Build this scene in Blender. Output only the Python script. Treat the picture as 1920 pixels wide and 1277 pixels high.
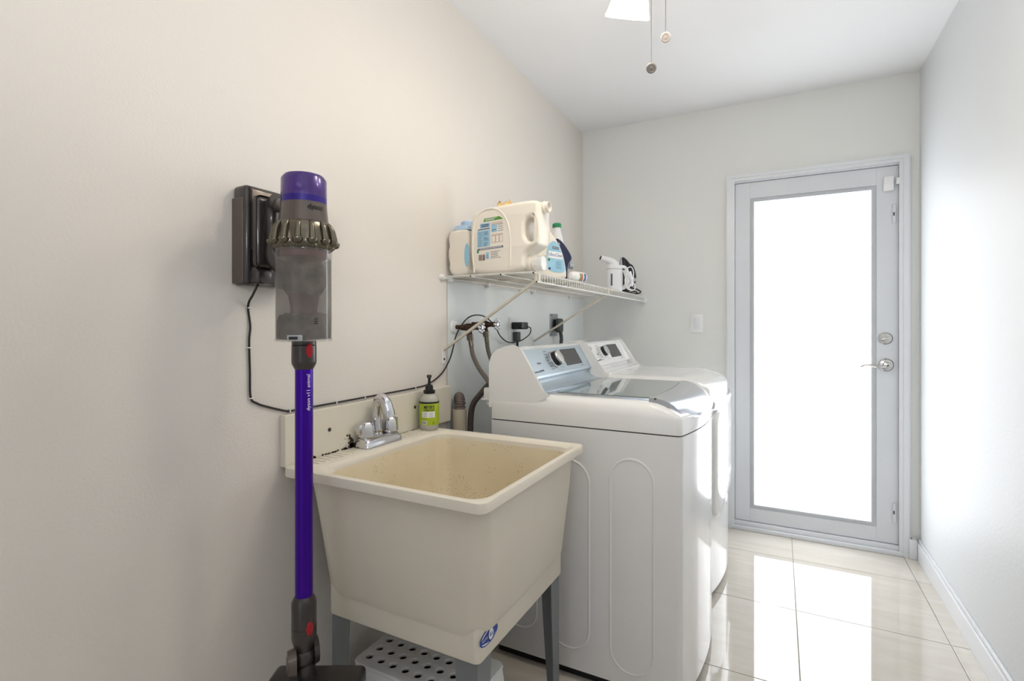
import bpy, bmesh, math, random
from mathutils import Vector, Matrix, noise
random.seed(7)
for o in list(bpy.data.objects): bpy.data.objects.remove(o)
S = bpy.context.scene
COL = S.collection
PI = math.pi

# ------------------------------------------------------------------ camera, world, lights, exposure
TH = math.atan(501/960)
cam_d = bpy.data.cameras.new('camera'); cam = bpy.data.objects.new('camera', cam_d); COL.objects.link(cam)
cam.location = (1.148, 0, 1.16); cam.rotation_euler = (PI/2, 0, TH)
cam_d.sensor_width = 36; cam_d.lens = 18.0; cam_d.shift_y = -26.5/1920; cam_d.clip_start = .02
S.camera = cam
W = bpy.data.worlds.new('world'); S.world = W; W.use_nodes = True
W.node_tree.nodes['Background'].inputs[0].default_value = (.80, .88, 1, 1)
W.node_tree.nodes['Background'].inputs[1].default_value = .6
def lamp(name, kind, loc, energy, color, size=.1, rot=(0, 0, 0), sy=None):
    d = bpy.data.lights.new(name, kind); d.energy = energy; d.color = color
    if kind == 'AREA':
        d.size = size
        if sy: d.shape = 'RECTANGLE'; d.size_y = sy
    else: d.shadow_soft_size = size
    o = bpy.data.objects.new(name, d); COL.objects.link(o); o.location = loc; o.rotation_euler = rot
    return o
# added fill lamp behind the camera, not a known fixture
lamp('rear_fill_light', 'AREA', (1.0, -1.0, 2.40), 2.5, (1, .94, .87), .9, (math.radians(-8), 0, 0))
# added unseen fill aimed upward to brighten the ceiling and room
lamp('upward_fill_light', 'AREA', (1.15, -.25, 1.55), 5.6, (.97, .98, 1), .35, (math.radians(180-38), 0, 0))
PANE_E = 2.9        # frosted pane, daylight behind it
FAN_W = 3.0         # each bulb of the fan light
vs = S.view_settings
vs.view_transform = 'Standard'; vs.look = 'None'; vs.gamma = 1; vs.use_curve_mapping = False
vs.exposure = 0.76

# ------------------------------------------------------------------ materials
def lin(c): return tuple(((v/255)/12.92 if v/255 <= .04045 else ((v/255+.055)/1.055)**2.4) for v in c)
MATS = {}
def mat(name, rgb, rough=.5, metal=0, var=.03, vscale=6, bump=0, bscale=200, coat=0, trans=0, alpha=1, emit=None, es=1, ior=1.45, spec=.5, rgb2=None, sss=0):
    m = bpy.data.materials.new(name); m.use_nodes = True; N = m.node_tree.nodes; L = m.node_tree.links
    b = N['Principled BSDF']
    b.inputs['Roughness'].default_value = rough; b.inputs['Metallic'].default_value = metal
    b.inputs['Coat Weight'].default_value = coat; b.inputs['Coat Roughness'].default_value = .05
    b.inputs['Transmission Weight'].default_value = trans; b.inputs['IOR'].default_value = ior
    b.inputs['Alpha'].default_value = alpha; b.inputs['Specular IOR Level'].default_value = spec
    c = lin(rgb); c2 = lin(rgb2) if rgb2 else tuple(max(0, v*(1-var*2)) for v in c)
    tc = N.new('ShaderNodeTexCoord')
    nz = N.new('ShaderNodeTexNoise'); nz.inputs['Scale'].default_value = vscale; nz.inputs['Detail'].default_value = 4
    L.new(tc.outputs['Object'], nz.inputs['Vector'])
    rp = N.new('ShaderNodeValToRGB'); rp.color_ramp.elements[0].position = .35; rp.color_ramp.elements[1].position = .65
    rp.color_ramp.elements[0].color = (*c2, 1); rp.color_ramp.elements[1].color = (*c, 1)
    L.new(nz.outputs['Fac'], rp.inputs['Fac']); L.new(rp.outputs['Color'], b.inputs['Base Color'])
    if bump:
        n2 = N.new('ShaderNodeTexNoise'); n2.inputs['Scale'].default_value = bscale; n2.inputs['Detail'].default_value = 3
        L.new(tc.outputs['Object'], n2.inputs['Vector'])
        bp = N.new('ShaderNodeBump'); bp.inputs['Strength'].default_value = bump; bp.inputs['Distance'].default_value = .002
        L.new(n2.outputs['Fac'], bp.inputs['Height']); L.new(bp.outputs['Normal'], b.inputs['Normal'])
    if emit:
        b.inputs['Emission Color'].default_value = (*lin(emit), 1); b.inputs['Emission Strength'].default_value = es
    MATS[name] = m
    return m
wall_cream = mat('wall_paint_cream', (226, 220, 212), .55, var=.008, vscale=1.5, bump=.35, bscale=170)
wall_cool = mat('wall_paint_cool_white', (230, 234, 232), .4, var=.006, vscale=1.5, bump=.2, bscale=170)
wall_white = mat('wall_paint_white', (228, 229, 226), .5, var=.006, vscale=1.5, bump=.2, bscale=170)
wall_right_m = mat('wall_paint_satin', (221, 224, 226), .5, var=.006, vscale=1.5, bump=.25, bscale=90)
ceil_m = mat('ceiling_paint', (243, 243, 244), .7, var=.006, vscale=2, bump=.15)
trim_m = mat('trim_gloss_white', (226, 228, 231), .3, var=.01)
door_m = mat('door_paint_white', (218, 221, 225), .4, var=.01)
beadm = mat('glazing_bead_grey', (196, 200, 204), .4)
seamm = mat('wall_seam_paint', (190, 184, 172), .6)
grout_m = mat('grout_beige', (150, 144, 134), .8)
chain_m = mat('chain_grey', (140, 134, 128), .5, .3)
pend_m = mat('pendant_cream', (206, 194, 184), .6)
chrome = mat('chrome', (215, 215, 218), .12, 1)
satin = mat('satin_nickel', (190, 188, 184), .25, 1)
white_pl = mat('white_plastic', (238, 238, 238), .35)
app_w = mat('appliance_white_enamel', (232, 231, 230), .22, coat=.5, var=.01)
app_t = mat('appliance_white_plastic', (234, 233, 231), .18, coat=.6, var=.01)
seam_d = mat('dark_gap', (70, 68, 66), .7)
black_pl = mat('black_plastic', (28, 28, 30), .35)
dark_rub = mat('dark_base', (22, 21, 20), .6)
panel_bl = mat('blue_silver_panel', (170, 183, 192), .28, .35, var=.02)
silver = mat('silver_plastic', (200, 204, 210), .16, .75)
disp_m = mat('display_black', (52, 50, 48), .25, rgb2=(40, 39, 38), vscale=60)
glass_lid = mat('lid_glass_tinted', (120, 132, 128), .03, coat=.6)
ink_d = mat('ink_grey', (95, 100, 108), .6)
ink_k = mat('ink_black', (25, 25, 28), .6)
sink_m = mat('sink_plastic_cream', (226, 219, 204), .38, var=.02, vscale=5, bump=.12, bscale=260)
legm = mat('leg_grey_metal', (122, 126, 128), .4, .1)
board_m = mat('board_white_paint', (226, 220, 205), .4, var=.02)
purple = mat('purple_anodised_tube', (68, 14, 158), .24, .75, var=.02)
purple_f = mat('purple_filter_plastic', (70, 38, 122), .25, .2, rgb2=(54, 26, 100), vscale=30, coat=.4)
purple_d = mat('purple_band', (44, 22, 124), .3, .2)
bronze = mat('bronze_grey_plastic', (98, 88, 82), .3, .45, var=.05, coat=.3)
pewter = mat('pewter_ring', (112, 106, 92), .22, .8, var=.05)
nickel_d = mat('dark_iron_plastic', (66, 60, 58), .28, .4, coat=.4)
red_pl = mat('red_plastic', (176, 24, 38), .3)
bin_m = mat('clear_smoked_bin', (150, 145, 140), .06, alpha=.30, coat=1)
film_m = mat('dust_film', (136, 126, 118), .8, alpha=.48, rgb2=(62, 54, 50), vscale=30)
dust_m = mat('dust_grey', (128, 116, 104), .95, rgb2=(84, 72, 62), vscale=45, bump=1, bscale=160)
maroon = mat('maroon_shroud', (104, 60, 58), .5)
jug_m = mat('jug_white_plastic', (240, 232, 218), .35, var=.015)
jug_w = mat('jug_bright_white', (240, 240, 238), .35)
clear_m = mat('clear_cup_plastic', (235, 238, 240), .08, alpha=.4, coat=.6)
lab_blue = mat('label_pale_blue', (160, 200, 220), .5, var=.01)
lab_blue2 = mat('label_light_blue', (160, 206, 226), .5, var=.04, vscale=40)
lab_green = mat('label_green', (86, 152, 44), .5)
lab_lime = mat('label_lime', (176, 196, 48), .5, var=.04, vscale=30)
lab_white = mat('label_white', (242, 242, 240), .5)
lab_navy = mat('label_navy_grey', (76, 84, 112), .5)
lab_red = mat('label_dull_red', (176, 120, 112), .5)
cap_blue = mat('cap_light_blue', (176, 202, 226), .4)
cap_green = mat('cap_green', (40, 140, 84), .4)
orange_m = mat('orange_film', (226, 160, 60), .35, rgb2=(236, 214, 150), vscale=40)
navy = mat('navy_plastic', (20, 25, 68), .25, coat=.5)
soap_m = mat('soap_clear_bottle', (206, 204, 190), .15, alpha=.75, coat=.5)
wire_w = mat('wire_white_vinyl', (232, 230, 224), .35)
brace_m = mat('brace_beige_vinyl', (214, 206, 190), .4)
hose_m = mat('hose_taupe_rubber', (108, 98, 90), .45)
hose_d = mat('drain_hose_dark', (84, 76, 70), .5)
rust = mat('aged_bronze', (86, 62, 46), .55, .6, rgb2=(50, 36, 28), vscale=60, bump=.5)
pvc = mat('standpipe_beige', (196, 184, 162), .5, var=.04)
cord_m = mat('black_cord', (34, 30, 28), .5)
cord_g = mat('grey_cord', (70, 72, 74), .5)
steel_p = mat('steel_plate', (176, 180, 182), .35, .7)
blue_ink = mat('sticker_blue', (30, 66, 158), .4)
shade_m = mat('ribbed_glass_shade', (250, 248, 236), .3, emit=(255, 250, 236), es=.30)
bulb_m = mat('bulb_glow', (255, 250, 235), .3, emit=(255, 236, 205), es=6)
pane_m = mat('frosted_pane_daylight', (245, 247, 248), .35, var=.005, emit=(246, 250, 255), es=PANE_E)
mold_m = mat('mould_dark', (52, 42, 32), .9, rgb2=(96, 84, 66), vscale=90)

# floor tile: polished cream stone with soft diagonal veins
tile_m = bpy.data.materials.new('polished_cream_tile'); tile_m.use_nodes = True
def _tile():
    N = tile_m.node_tree.nodes; L = tile_m.node_tree.links; b = N['Principled BSDF']
    tc = N.new('ShaderNodeTexCoord'); mp = N.new('ShaderNodeMapping')
    mp.inputs['Rotation'].default_value = (0, 0, .5); mp.inputs['Scale'].default_value = (1.2, 7, 1)
    nz = N.new('ShaderNodeTexNoise'); nz.inputs['Scale'].default_value = 2.2; nz.inputs['Detail'].default_value = 7; nz.inputs['Distortion'].default_value = 1.2
    rp = N.new('ShaderNodeValToRGB')
    e = rp.color_ramp.elements; e[0].position = .3; e[0].color = (*lin((199, 192, 180)), 1); e[1].position = .7; e[1].color = (*lin((210, 204, 194)), 1)
    m2 = e.new(.52); m2.color = (*lin((205, 198, 187)), 1)
    L.new(tc.outputs['Object'], mp.inputs['Vector']); L.new(mp.outputs['Vector'], nz.inputs['Vector'])
    L.new(nz.outputs['Fac'], rp.inputs['Fac']); L.new(rp.outputs['Color'], b.inputs['Base Color'])
    b.inputs['Roughness'].default_value = .045; b.inputs['Specular IOR Level'].default_value = .7
    b.inputs['Coat Weight'].default_value = .4; b.inputs['Coat Roughness'].default_value = .02
_tile()
# basin inside: cream plastic with tan staining and brown specks towards the bowl bottom corner
def _stain(m, rgb, dens, pos, rad):
    N = m.node_tree.nodes; L = m.node_tree.links; b = N['Principled BSDF']
    src = b.inputs['Base Color'].links[0].from_socket
    tc = N.new('ShaderNodeTexCoord')
    v = N.new('ShaderNodeTexVoronoi'); v.inputs['Scale'].default_value = 150; L.new(tc.outputs['Object'], v.inputs['Vector'])
    lt = N.new('ShaderNodeMath'); lt.operation = 'LESS_THAN'; lt.inputs[1].default_value = dens; L.new(v.outputs['Distance'], lt.inputs[0])
    n = N.new('ShaderNodeTexNoise'); n.inputs['Scale'].default_value = 14; L.new(tc.outputs['Object'], n.inputs['Vector'])
    gt = N.new('ShaderNodeMath'); gt.operation = 'GREATER_THAN'; gt.inputs[1].default_value = .56; L.new(n.outputs['Fac'], gt.inputs[0])
    mu = N.new('ShaderNodeMath'); mu.operation = 'MULTIPLY'; L.new(lt.outputs[0], mu.inputs[0]); L.new(gt.outputs[0], mu.inputs[1])
    mx = N.new('ShaderNodeMix'); mx.data_type = 'RGBA'
    L.new(mu.outputs[0], mx.inputs['Factor']); L.new(src, mx.inputs['A']); mx.inputs['B'].default_value = (*lin(rgb), 1)
    L.new(mx.outputs['Result'], b.inputs['Base Color'])
basin_in = mat('basin_stained_cream', (230, 218, 190), .4, rgb2=(222, 207, 174), vscale=4, bump=.1, bscale=260)
_stain(basin_in, (170, 134, 96), .20, 0, 0)

# ------------------------------------------------------------------ geometry helpers
class MB:
    def __init__(s): s.b = bmesh.new()
    def box(s, x0, x1, y0, y1, z0, z1, bev=0, seg=2, M=None):
        r = bmesh.ops.create_cube(s.b, size=1); v = r['verts']
        for q in v: q.co = Vector(((x0+x1)/2+q.co.x*(x1-x0), (y0+y1)/2+q.co.y*(y1-y0), (z0+z1)/2+q.co.z*(z1-z0)))
        if bev:
            es = list({e for q in v for e in q.link_edges})
            rr = bmesh.ops.bevel(s.b, geom=es, offset=bev, segments=seg, affect='EDGES', profile=.5)
            v = list({q for q in rr['verts']} | {q for q in v if q.is_valid})
        if M is not None:
            for q in v: q.co = M @ q.co
        return s
    def rings(s, rings, caps=True, closed=True):
        R = [[s.b.verts.new(p) for p in r] for r in rings]; n = len(R[0])
        for a, c in zip(R, R[1:]):
            for i in range(n if closed else n-1):
                j = (i+1) % n
                try: s.b.faces.new((a[i], a[j], c[j], c[i]))
                except ValueError: pass
        if caps:
            for r in ((R[0], R[-1]) if caps is True else ((R[0],) if caps == 1 else (R[-1],))):
                try: s.b.faces.new(r)
                except ValueError: pass
        return s
    def cyl(s, p0, p1, r0, r1=None, seg=20, caps=True):
        r1 = r0 if r1 is None else r1
        p0 = Vector(p0); p1 = Vector(p1); d = (p1-p0).normalized()
        a = d.orthogonal().normalized(); c = d.cross(a)
        f = lambda p, r: [p+a*r*math.cos(t)+c*r*math.sin(t) for t in (2*PI*i/seg for i in range(seg))]
        return s.rings([f(p0, r0), f(p1, r1)], caps)
    def tube(s, pts, r, seg=10, cr=True, sub=6):
        P = [Vector(p) for p in pts]
        if cr and len(P) > 2:
            Q = []
            for i in range(len(P)-1):
                p0 = P[max(i-1, 0)]; p1 = P[i]; p2 = P[i+1]; p3 = P[min(i+2, len(P)-1)]
                for k in range(sub):
                    t = k/sub
                    Q.append(.5*((2*p1)+(p2-p0)*t+(2*p0-5*p1+4*p2-p3)*t*t+(3*p1-p0-3*p2+p3)*t**3))
            Q.append(P[-1]); P = Q
        rings = []; d0 = (P[1]-P[0]).normalized(); a = d0.orthogonal().normalized()
        for i, p in enumerate(P):
            d = (P[min(i+1, len(P)-1)]-P[max(i-1, 0)]).normalized()
            a = (a-d*a.dot(d)).normalized(); c = d.cross(a)
            rr = r(i/(len(P)-1)) if callable(r) else r
            rings.append([p+a*rr*math.cos(t)+c*rr*math.sin(t) for t in (2*PI*k/seg for k in range(seg))])
        return s.rings(rings)
    def lathe(s, prof, c=(0, 0, 0), ax=(0, 0, 1), seg=32, caps=True, lobes=None):
        c = Vector(c); d = Vector(ax).normalized()
        a = Vector((1, 0, 0)) if abs(d.z) > .9 else d.orthogonal().normalized()
        a = (a-d*a.dot(d)).normalized(); e = d.cross(a)
        rings = []
        for i, (r, h) in enumerate(prof):
            rings.append([c+d*h+a*(r+(lobes(i, t) if lobes else 0))*math.cos(t)+e*(r+(lobes(i, t) if lobes else 0))*math.sin(t) for t in (2*PI*k/seg for k in range(seg))])
        return s.rings(rings, caps)
    def prism(s, poly, f0, f1):
        """poly of 2-D points; f0, f1 map a point to 3-D for the two ends"""
        return s.rings([[f0(p) for p in poly], [f1(p) for p in poly]])
    def sphere(s, c, r, u=16, v=10, sc=(1, 1, 1)):
        rr = bmesh.ops.create_uvsphere(s.b, u_segments=u, v_segments=v, radius=r)
        for q in rr['verts']: q.co = Vector(c)+Vector((q.co.x*sc[0], q.co.y*sc[1], q.co.z*sc[2]))
        return s
    def quad(s, *p):
        s.b.faces.new([s.b.verts.new(q) for q in p]); return s
    def add_mesh(s, me, f=lambda c: c):
        vs = [s.b.verts.new(f(v.co)) for v in me.vertices]
        for p in me.polygons:
            try: s.b.faces.new([vs[i] for i in p.vertices])
            except ValueError: pass
        return s
    def bevel(s, off, seg=2, ang=30):
        s.b.normal_update()
        es = [e for e in s.b.edges if len(e.link_faces) == 2 and e.calc_face_angle(0) > math.radians(ang)]
        bmesh.ops.bevel(s.b, geom=es, offset=off, segments=seg, affect='EDGES', profile=.5, clamp_overlap=True); return s
    def xf(s, M):
        for v in s.b.verts: v.co = M @ v.co
        return s
OFF = {}
def P(name, mb, m, parent=None, sharp=35, label=None, kind=None, recalc=True):
    b = mb.b
    if recalc: bmesh.ops.recalc_face_normals(b, faces=b.faces)
    if parent is not None and parent.name in OFF:
        o = OFF[parent.name]
        for v in b.verts: v.co -= o
    me = bpy.data.meshes.new(name); b.to_mesh(me); b.free()
    for p in me.polygons: p.use_smooth = True
    me.set_sharp_from_angle(angle=math.radians(sharp))
    me.materials.append(m)
    ob = bpy.data.objects.new(name, me); COL.objects.link(ob)
    if parent is not None:
        ob.parent = parent; OFF[ob.name] = OFF.get(parent.name, Vector((0, 0, 0)))
    else: OFF[ob.name] = Vector((0, 0, 0))
    if label: ob['label'] = label
    if kind: ob['kind'] = kind
    return ob
def thing(name, label, cat, loc, group=None):
    o = bpy.data.objects.new(name, None); COL.objects.link(o); o.location = loc; o.empty_display_size = .05
    o['label'] = label; o['category'] = cat
    if group: o['group'] = group
    OFF[o.name] = Vector(loc); return o
def tag(o, label, cat, group=None):
    o['label'] = label; o['category'] = cat
    if group: o['group'] = group
    return o
def chaikin(p, n=2):
    for _ in range(n):
        q = []
        for i in range(len(p)):
            a = Vector(p[i]); b = Vector(p[(i+1) % len(p)])
            q += [a*.75+b*.25, a*.25+b*.75]
        p = q
    return [tuple(v) for v in p]
def slab(outlines, half, bev, f, res=3):
    """rounded solid from closed 2-D outlines (holes allowed); f maps (x, y, depth) to the scene"""
    cu = bpy.data.curves.new('tmp', 'CURVE'); cu.dimensions = '2D'; cu.fill_mode = 'BOTH'
    cu.extrude = max(half-bev, .00001); cu.bevel_depth = bev; cu.bevel_resolution = res; cu.offset = -bev
    for ol in outlines:
        sp = cu.splines.new('POLY'); sp.points.add(len(ol)-1)
        for i, q in enumerate(ol): sp.points[i].co = (q[0], q[1], 0, 1)
        sp.use_cyclic_u = True
    ob = bpy.data.objects.new('tmp', cu); COL.objects.link(ob)
    dg = bpy.context.evaluated_depsgraph_get(); dg.update()
    me = bpy.data.meshes.new_from_object(ob.evaluated_get(dg))
    mb = MB(); mb.add_mesh(me, f); bmesh.ops.remove_doubles(mb.b, verts=mb.b.verts, dist=1e-5)
    bpy.data.objects.remove(ob); bpy.data.curves.remove(cu); bpy.data.meshes.remove(me)
    return mb
def textmb(s, size, f, align='CENTER', depth=0, bold=0, spacing=1, xs=1):
    cu = bpy.data.curves.new('tmp', 'FONT'); cu.body = s; cu.size = size; cu.align_x = align; cu.align_y = 'CENTER'
    cu.resolution_u = 3; cu.offset = bold; cu.extrude = depth; cu.space_character = spacing
    ob = bpy.data.objects.new('tmp', cu); COL.objects.link(ob)
    dg = bpy.context.evaluated_depsgraph_get(); dg.update()
    me = bpy.data.meshes.new_from_object(ob.evaluated_get(dg))
    mb = MB(); mb.add_mesh(me, lambda c: f(Vector((c.x*xs, c.y, c.z))))
    bpy.data.objects.remove(ob); bpy.data.curves.remove(cu); bpy.data.meshes.remove(me)
    return mb
def rrect(x0, x1, y0, y1, r, z, n=6):
    out = []
    for cx, cy, a0 in ((x1-r, y1-r, 0), (x0+r, y1-r, PI/2), (x0+r, y0+r, PI), (x1-r, y0+r, 1.5*PI)):
        for k in range(n+1):
            t = a0+PI/2*k/n; out.append(Vector((cx+r*math.cos(t), cy+r*math.sin(t), z)))
    return out
def barcode(mb, x0, x1, z0, z1, f):
    x = x0
    while x < x1:
        w = random.choice((.0012, .0018, .0026))*(x1-x0)/.03
        mb.quad(f(x, z0), f(min(x+w, x1), z0), f(min(x+w, x1), z1), f(x, z1)); x += w+random.choice((.001, .0016))*(x1-x0)/.03
    return mb

# ------------------------------------------------------------------ room shell
RX, BY, CZ, NY = 1.77, 3.21, 2.435, -1.6
def struct(name, mb, m, **k): return P(name, mb, m, kind='structure', **k)
fl = struct('floor', MB().box(-.1, RX+.1, NY-1.2, BY+.3, -.06, -.0012), grout_m)
xs = [-.31+.0, .207, .708, 1.209, 1.703, RX]
ys = [BY+.02] + [2.91-.52*k for k in range(0, 11)]
xs[0] = 0
g = .0016
for i in range(len(xs)-1):
    for j in range(len(ys)-1):
        P('tile', MB().box(xs[i]+g, xs[i+1]-(g if i < 4 else 0), ys[j+1]+g, ys[j]-g, -.010, 0, .0006, 1), tile_m, fl)
struct('ceiling', MB().box(-.1, RX+.1, NY-.1, BY+.1, CZ, CZ+.06), ceil_m)
struct('wall_left', MB().box(-.1, 0, NY-.1, BY+.1, 0, CZ), wall_cream)
struct('wall_right', MB().box(RX, RX+.1, NY-.1, BY+.1, 0, CZ), wall_right_m)
DX0, DX1, DZ1 = .922, 1.687, 1.995
struct('wall_back', MB().box(0, DX0-.02, BY, BY+.14, 0, CZ).box(DX1+.02, RX, BY, BY+.14, 0, CZ).box(DX0-.02, DX1+.02, BY, BY+.14, DZ1+.005, CZ), wall_white)
# unseen near wall; its wide opening is added to let world light in
struct('wall_near', MB().box(0, .35, NY-.1, NY, 0, CZ).box(1.45, RX, NY-.1, NY, 0, CZ).box(.35, 1.45, NY-.1, NY, 2.1, CZ), wall_cream)
struct('baseboard_right', MB().box(RX-.014, RX, NY, BY-.016, 0, .085, .001, 1).box(RX-.009, RX, NY, BY-.016, .085, .103, .004, 2), trim_m)
struct('baseboard_back', MB().box(1.737, RX-.0145, BY-.016, BY, 0, .10, .004, 2).box(1.724, 1.7555, BY-.032, BY-.0225, 0, .098, .003, 2).box(.76, .868, BY-.016, BY, 0, .10, .004, 2), trim_m)
struct('trim_2', MB().box(0, .0008, 1.654, BY, 0, 1.338), wall_cool)
struct('trim_1', MB().box(0, .0012, 1.651, 1.654, .1, 1.34), seamm)

# ------------------------------------------------------------------ door
door = bpy.data.objects.new('door_1', None); COL.objects.link(door); door.location = (1.3, BY, 0); door['kind'] = 'structure'; OFF[door.name] = Vector((1.3, BY, 0))
LY = BY+.012   # front face of the leaf
mb = MB()      # casing with a stepped profile
for (o, i_, d) in ((.0, .045, .016), (.006, .028, .021)):
    x0, x1, z1 = .876+o, 1.731-o, 2.028-o
    zt = z1-i_+o+.008; y_ = BY-(.016 if d > .016 else 0)
    mb.box(x0, x0+i_-o, BY-d, y_, 0, zt).box(x1-i_+o, x1, BY-d, y_, 0, zt).box(x0, x1, BY-d, y_, zt, z1)
P('casing', mb, trim_m, door)
mb = MB().box(DX0-.02, DX0-.002, BY, BY+.13, 0, DZ1+.005).box(DX1+.003, DX1+.02, BY, BY+.13, 0, DZ1+.005).box(DX0-.02, DX1+.02, BY, BY+.13, DZ1-.012, DZ1+.01)
P('jamb', mb, trim_m, door)
P('sill', MB().box(.885, 1.722, BY-.02, BY+.12, 0, .022, .003, 2).box(.90, 1.70, BY-.004, BY+.12, .022, .045, .003, 2), trim_m, door)
GX0, GX1, GZ0, GZ1 = 1.022, 1.572, .145, 1.868
Z0 = .048
def outl(e, y0, y1):   # frame ring around the pane
    m_ = MB()
    m_.box(DX0, GX0-e, y0, y1, Z0, DZ1-.014, .001, 1).box(GX1+e, DX1, y0, y1, Z0, DZ1-.014, .001, 1)
    m_.box(GX0-e, GX1+e, y0, y1, GZ1+e, DZ1-.014, .001, 1).box(GX0-e, GX1+e, y0, y1, Z0, GZ0-e, .001, 1); return m_
leaf = P('leaf', outl(.022, LY, LY+.042), door_m, door)
mb = MB(); e = .022
for a in (.022, .012):
    y = LY+(.003 if a == .022 else -.0012)
    b = a-.0125
    mb.box(GX0-a, GX0-max(b, 0), y, LY+.02, GZ0-a, GZ1+a, .001, 1).box(GX1+max(b, 0), GX1+a, y, LY+.02, GZ0-a, GZ1+a, .001, 1)
    mb.box(GX0-max(b, 0), GX1+max(b, 0), y, LY+.02, GZ1+max(b, 0), GZ1+a, .001, 1).box(GX0-max(b, 0), GX1+max(b, 0), y, LY+.02, GZ0-a, GZ0-max(b, 0), .001, 1)
P('glazing_bead', mb, beadm, leaf)
P('pane', MB().box(GX0-.004, GX1+.004, LY+.016, LY+.022, GZ0-.004, GZ1+.004), pane_m, leaf, label='frosted glass pane bright with daylight')
hx, hz = 1.634, .962
h = P('door_handle', MB().lathe([(.0, 0), (.033, 0), (.033, .006), (.028, .011), (.016, .013), (.013, .045), (.016, .05), (.013, .056), (0, .058)], (hx, LY, hz), (0, -1, 0), 28), satin, door, label='satin nickel curved lever handle')
P('lever', MB().tube([(hx, LY-.048, hz), (hx-.03, LY-.054, hz-.008), (hx-.06, LY-.056, hz-.002), (hx-.092, LY-.052, hz+.001), (hx-.115, LY-.049, hz-.010)], lambda t: .0095-.005*t, 10), satin, h)
P('lock_button', MB().cyl((hx, LY-.058, hz), (hx, LY-.062, hz), .004), seam_d, h)
dz = 1.098
h = P('deadbolt', MB().lathe([(0, 0), (.031, 0), (.031, .005), (.026, .010), (.010, .011), (0, .011)], (1.632, LY, dz), (0, -1, 0), 28), satin, door, label='round satin nickel deadbolt with thumb turn')
P('thumb_turn', MB().box(-.020, .020, -.026, -.010, -.0045, .0045, .002, 2, Matrix.Translation((1.632, LY, dz)) @ Matrix.Rotation(-.45, 4, 'Y')), satin, h)
for z in (1.735, .21):
    P('flush_bolt', MB().box(1.660, 1.676, LY-.002, LY, z-.05, z+.05, .006, 3).box(1.663, 1.673, LY-.004, LY, z+.03, z+.048, .001, 1), trim_m, door)
    P('bolt_slot', MB().box(1.664, 1.671, LY-.0026, LY-.0018, z-.010, z+.008), ink_d, door)
t = thing('door_sensor', 'small white plastic alarm sensor at top right corner of the door', 'sensor', (1.645, LY-.01, 1.89))
P('sensor_body', MB().box(1.624, 1.664, LY-.022, LY, 1.852, 1.925, .003, 2), white_pl, t)
P('magnet', MB().box(1.674, 1.689, BY-.018, BY+.0, 1.880, 1.912, .002, 2), white_pl, t)
t = thing('light_switch', 'white rocker light switch on the back wall left of the door', 'switch', (.714, BY, 1.178))
P('plate', MB().box(.677, .751, BY-.006, BY, 1.121, 1.235, .003, 2), white_pl, t)
P('rocker', MB().box(.699, .730, BY-.009, BY-.004, 1.146, 1.210, .002, 2), trim_m, t)

# ------------------------------------------------------------------ ceiling fan with light kit
fc = Vector((.885, 1.38, 0))
fan = thing('ceiling_fan', 'ceiling fan with lit ribbed glass shades and two bead pull chains', 'fan', (fc.x, fc.y, CZ))
P('housing', MB().lathe([(0, 0), (.075, 0), (.085, -.03), (.12, -.06), (.12, -.10), (.07, -.13), (.055, -.15), (.06, -.19), (.045, -.22), (0, -.225)], (fc.x, fc.y, CZ), (0, 0, 1), 36), trim_m, fan)
for k in range(4):
    a = k*PI/2+.35
    M = Matrix.Translation((fc.x, fc.y, CZ-.085)) @ Matrix.Rotation(a, 4, 'Z') @ Matrix.Rotation(.18, 4, 'X')
    b_ = P('blade', slab([chaikin([(.14, -.045), (.38, -.062), (.44, -.05), (.44, .05), (.38, .062), (.14, .045)], 2)], .003, .002, lambda c, M=M: M @ c), trim_m, fan)
    P('blade_bracket', MB().box(.10, .20, -.012, .012, -.008, -.0035, .001, 1, M), satin, b_)
for k in range(3):
    a = math.radians(131+120*k); d = Vector((math.cos(a), math.sin(a), 0))
    ax = (d*.62+Vector((0, 0, -1))).normalized()
    p0 = Vector((fc.x, fc.y, CZ-.20))+d*.04; p1 = p0+d*.085+Vector((0, 0, -.02))
    P('light_arm', MB().tube([p0, (p0+p1)/2+Vector((0, 0, .012)), p1, p1+ax*.02], .010), trim_m, fan)
    tip = Vector((.744, 1.518, 2.082)) if k == 0 else p1+ax*.125
    if k == 0: ax = Vector((-.303, .39, -.86)).normalized(); p1 = tip-ax*.125
    ax = (tip-p1).normalized() if k == 0 else ax
    L_ = (tip-p1).length
    rib = lambda i, t: .0016*math.cos(t*30) if 1 < i < 7 else 0
    s_ = P('light_shade', MB().lathe([(.018, .005), (.030, .012), (.040, L_*.3), (.050, L_*.55), (.058, L_*.8), (.063, L_*.93), (.066, L_*.95), (.066, L_)], p1, ax, 120, caps=1, lobes=rib), shade_m, fan, label='lit ribbed glass shade')
    sm = s_.modifiers.new('solid', 'SOLIDIFY'); sm.thickness = .003
    P('bulb', MB().lathe([(.008, 0), (.014, .02), (.022, .045), (.020, .062), (.010, .07), (0, .071)], p1+ax*.02, ax, 16), bulb_m, s_)
    lamp('fan_bulb_light', 'POINT', tip+ax*.01, FAN_W, (1, .92, .82), .06)
def chain(x, y, ztop, zend):
    mb = MB(); z = ztop
    mb.cyl((x, y, ztop), (x, y, zend), .0005, seg=4)
    while z > zend:
        mb.sphere((x, y, z), .0017, 6, 4); z -= .0045
    c = P('pull_chain', mb, chain_m, fan)
    q = Vector((x, y, zend-.012)); ax = Vector((.25, -.80, -.55))
    P('pendant', MB().lathe([(0, -.004), (.010, -.004), (.0135, -.002), (.0135, .002), (.010, .004), (.009, .003), (.004, .003), (0, .0045)], q, ax, 24), chain_m if zend < 1.9 else pend_m, c)
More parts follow.
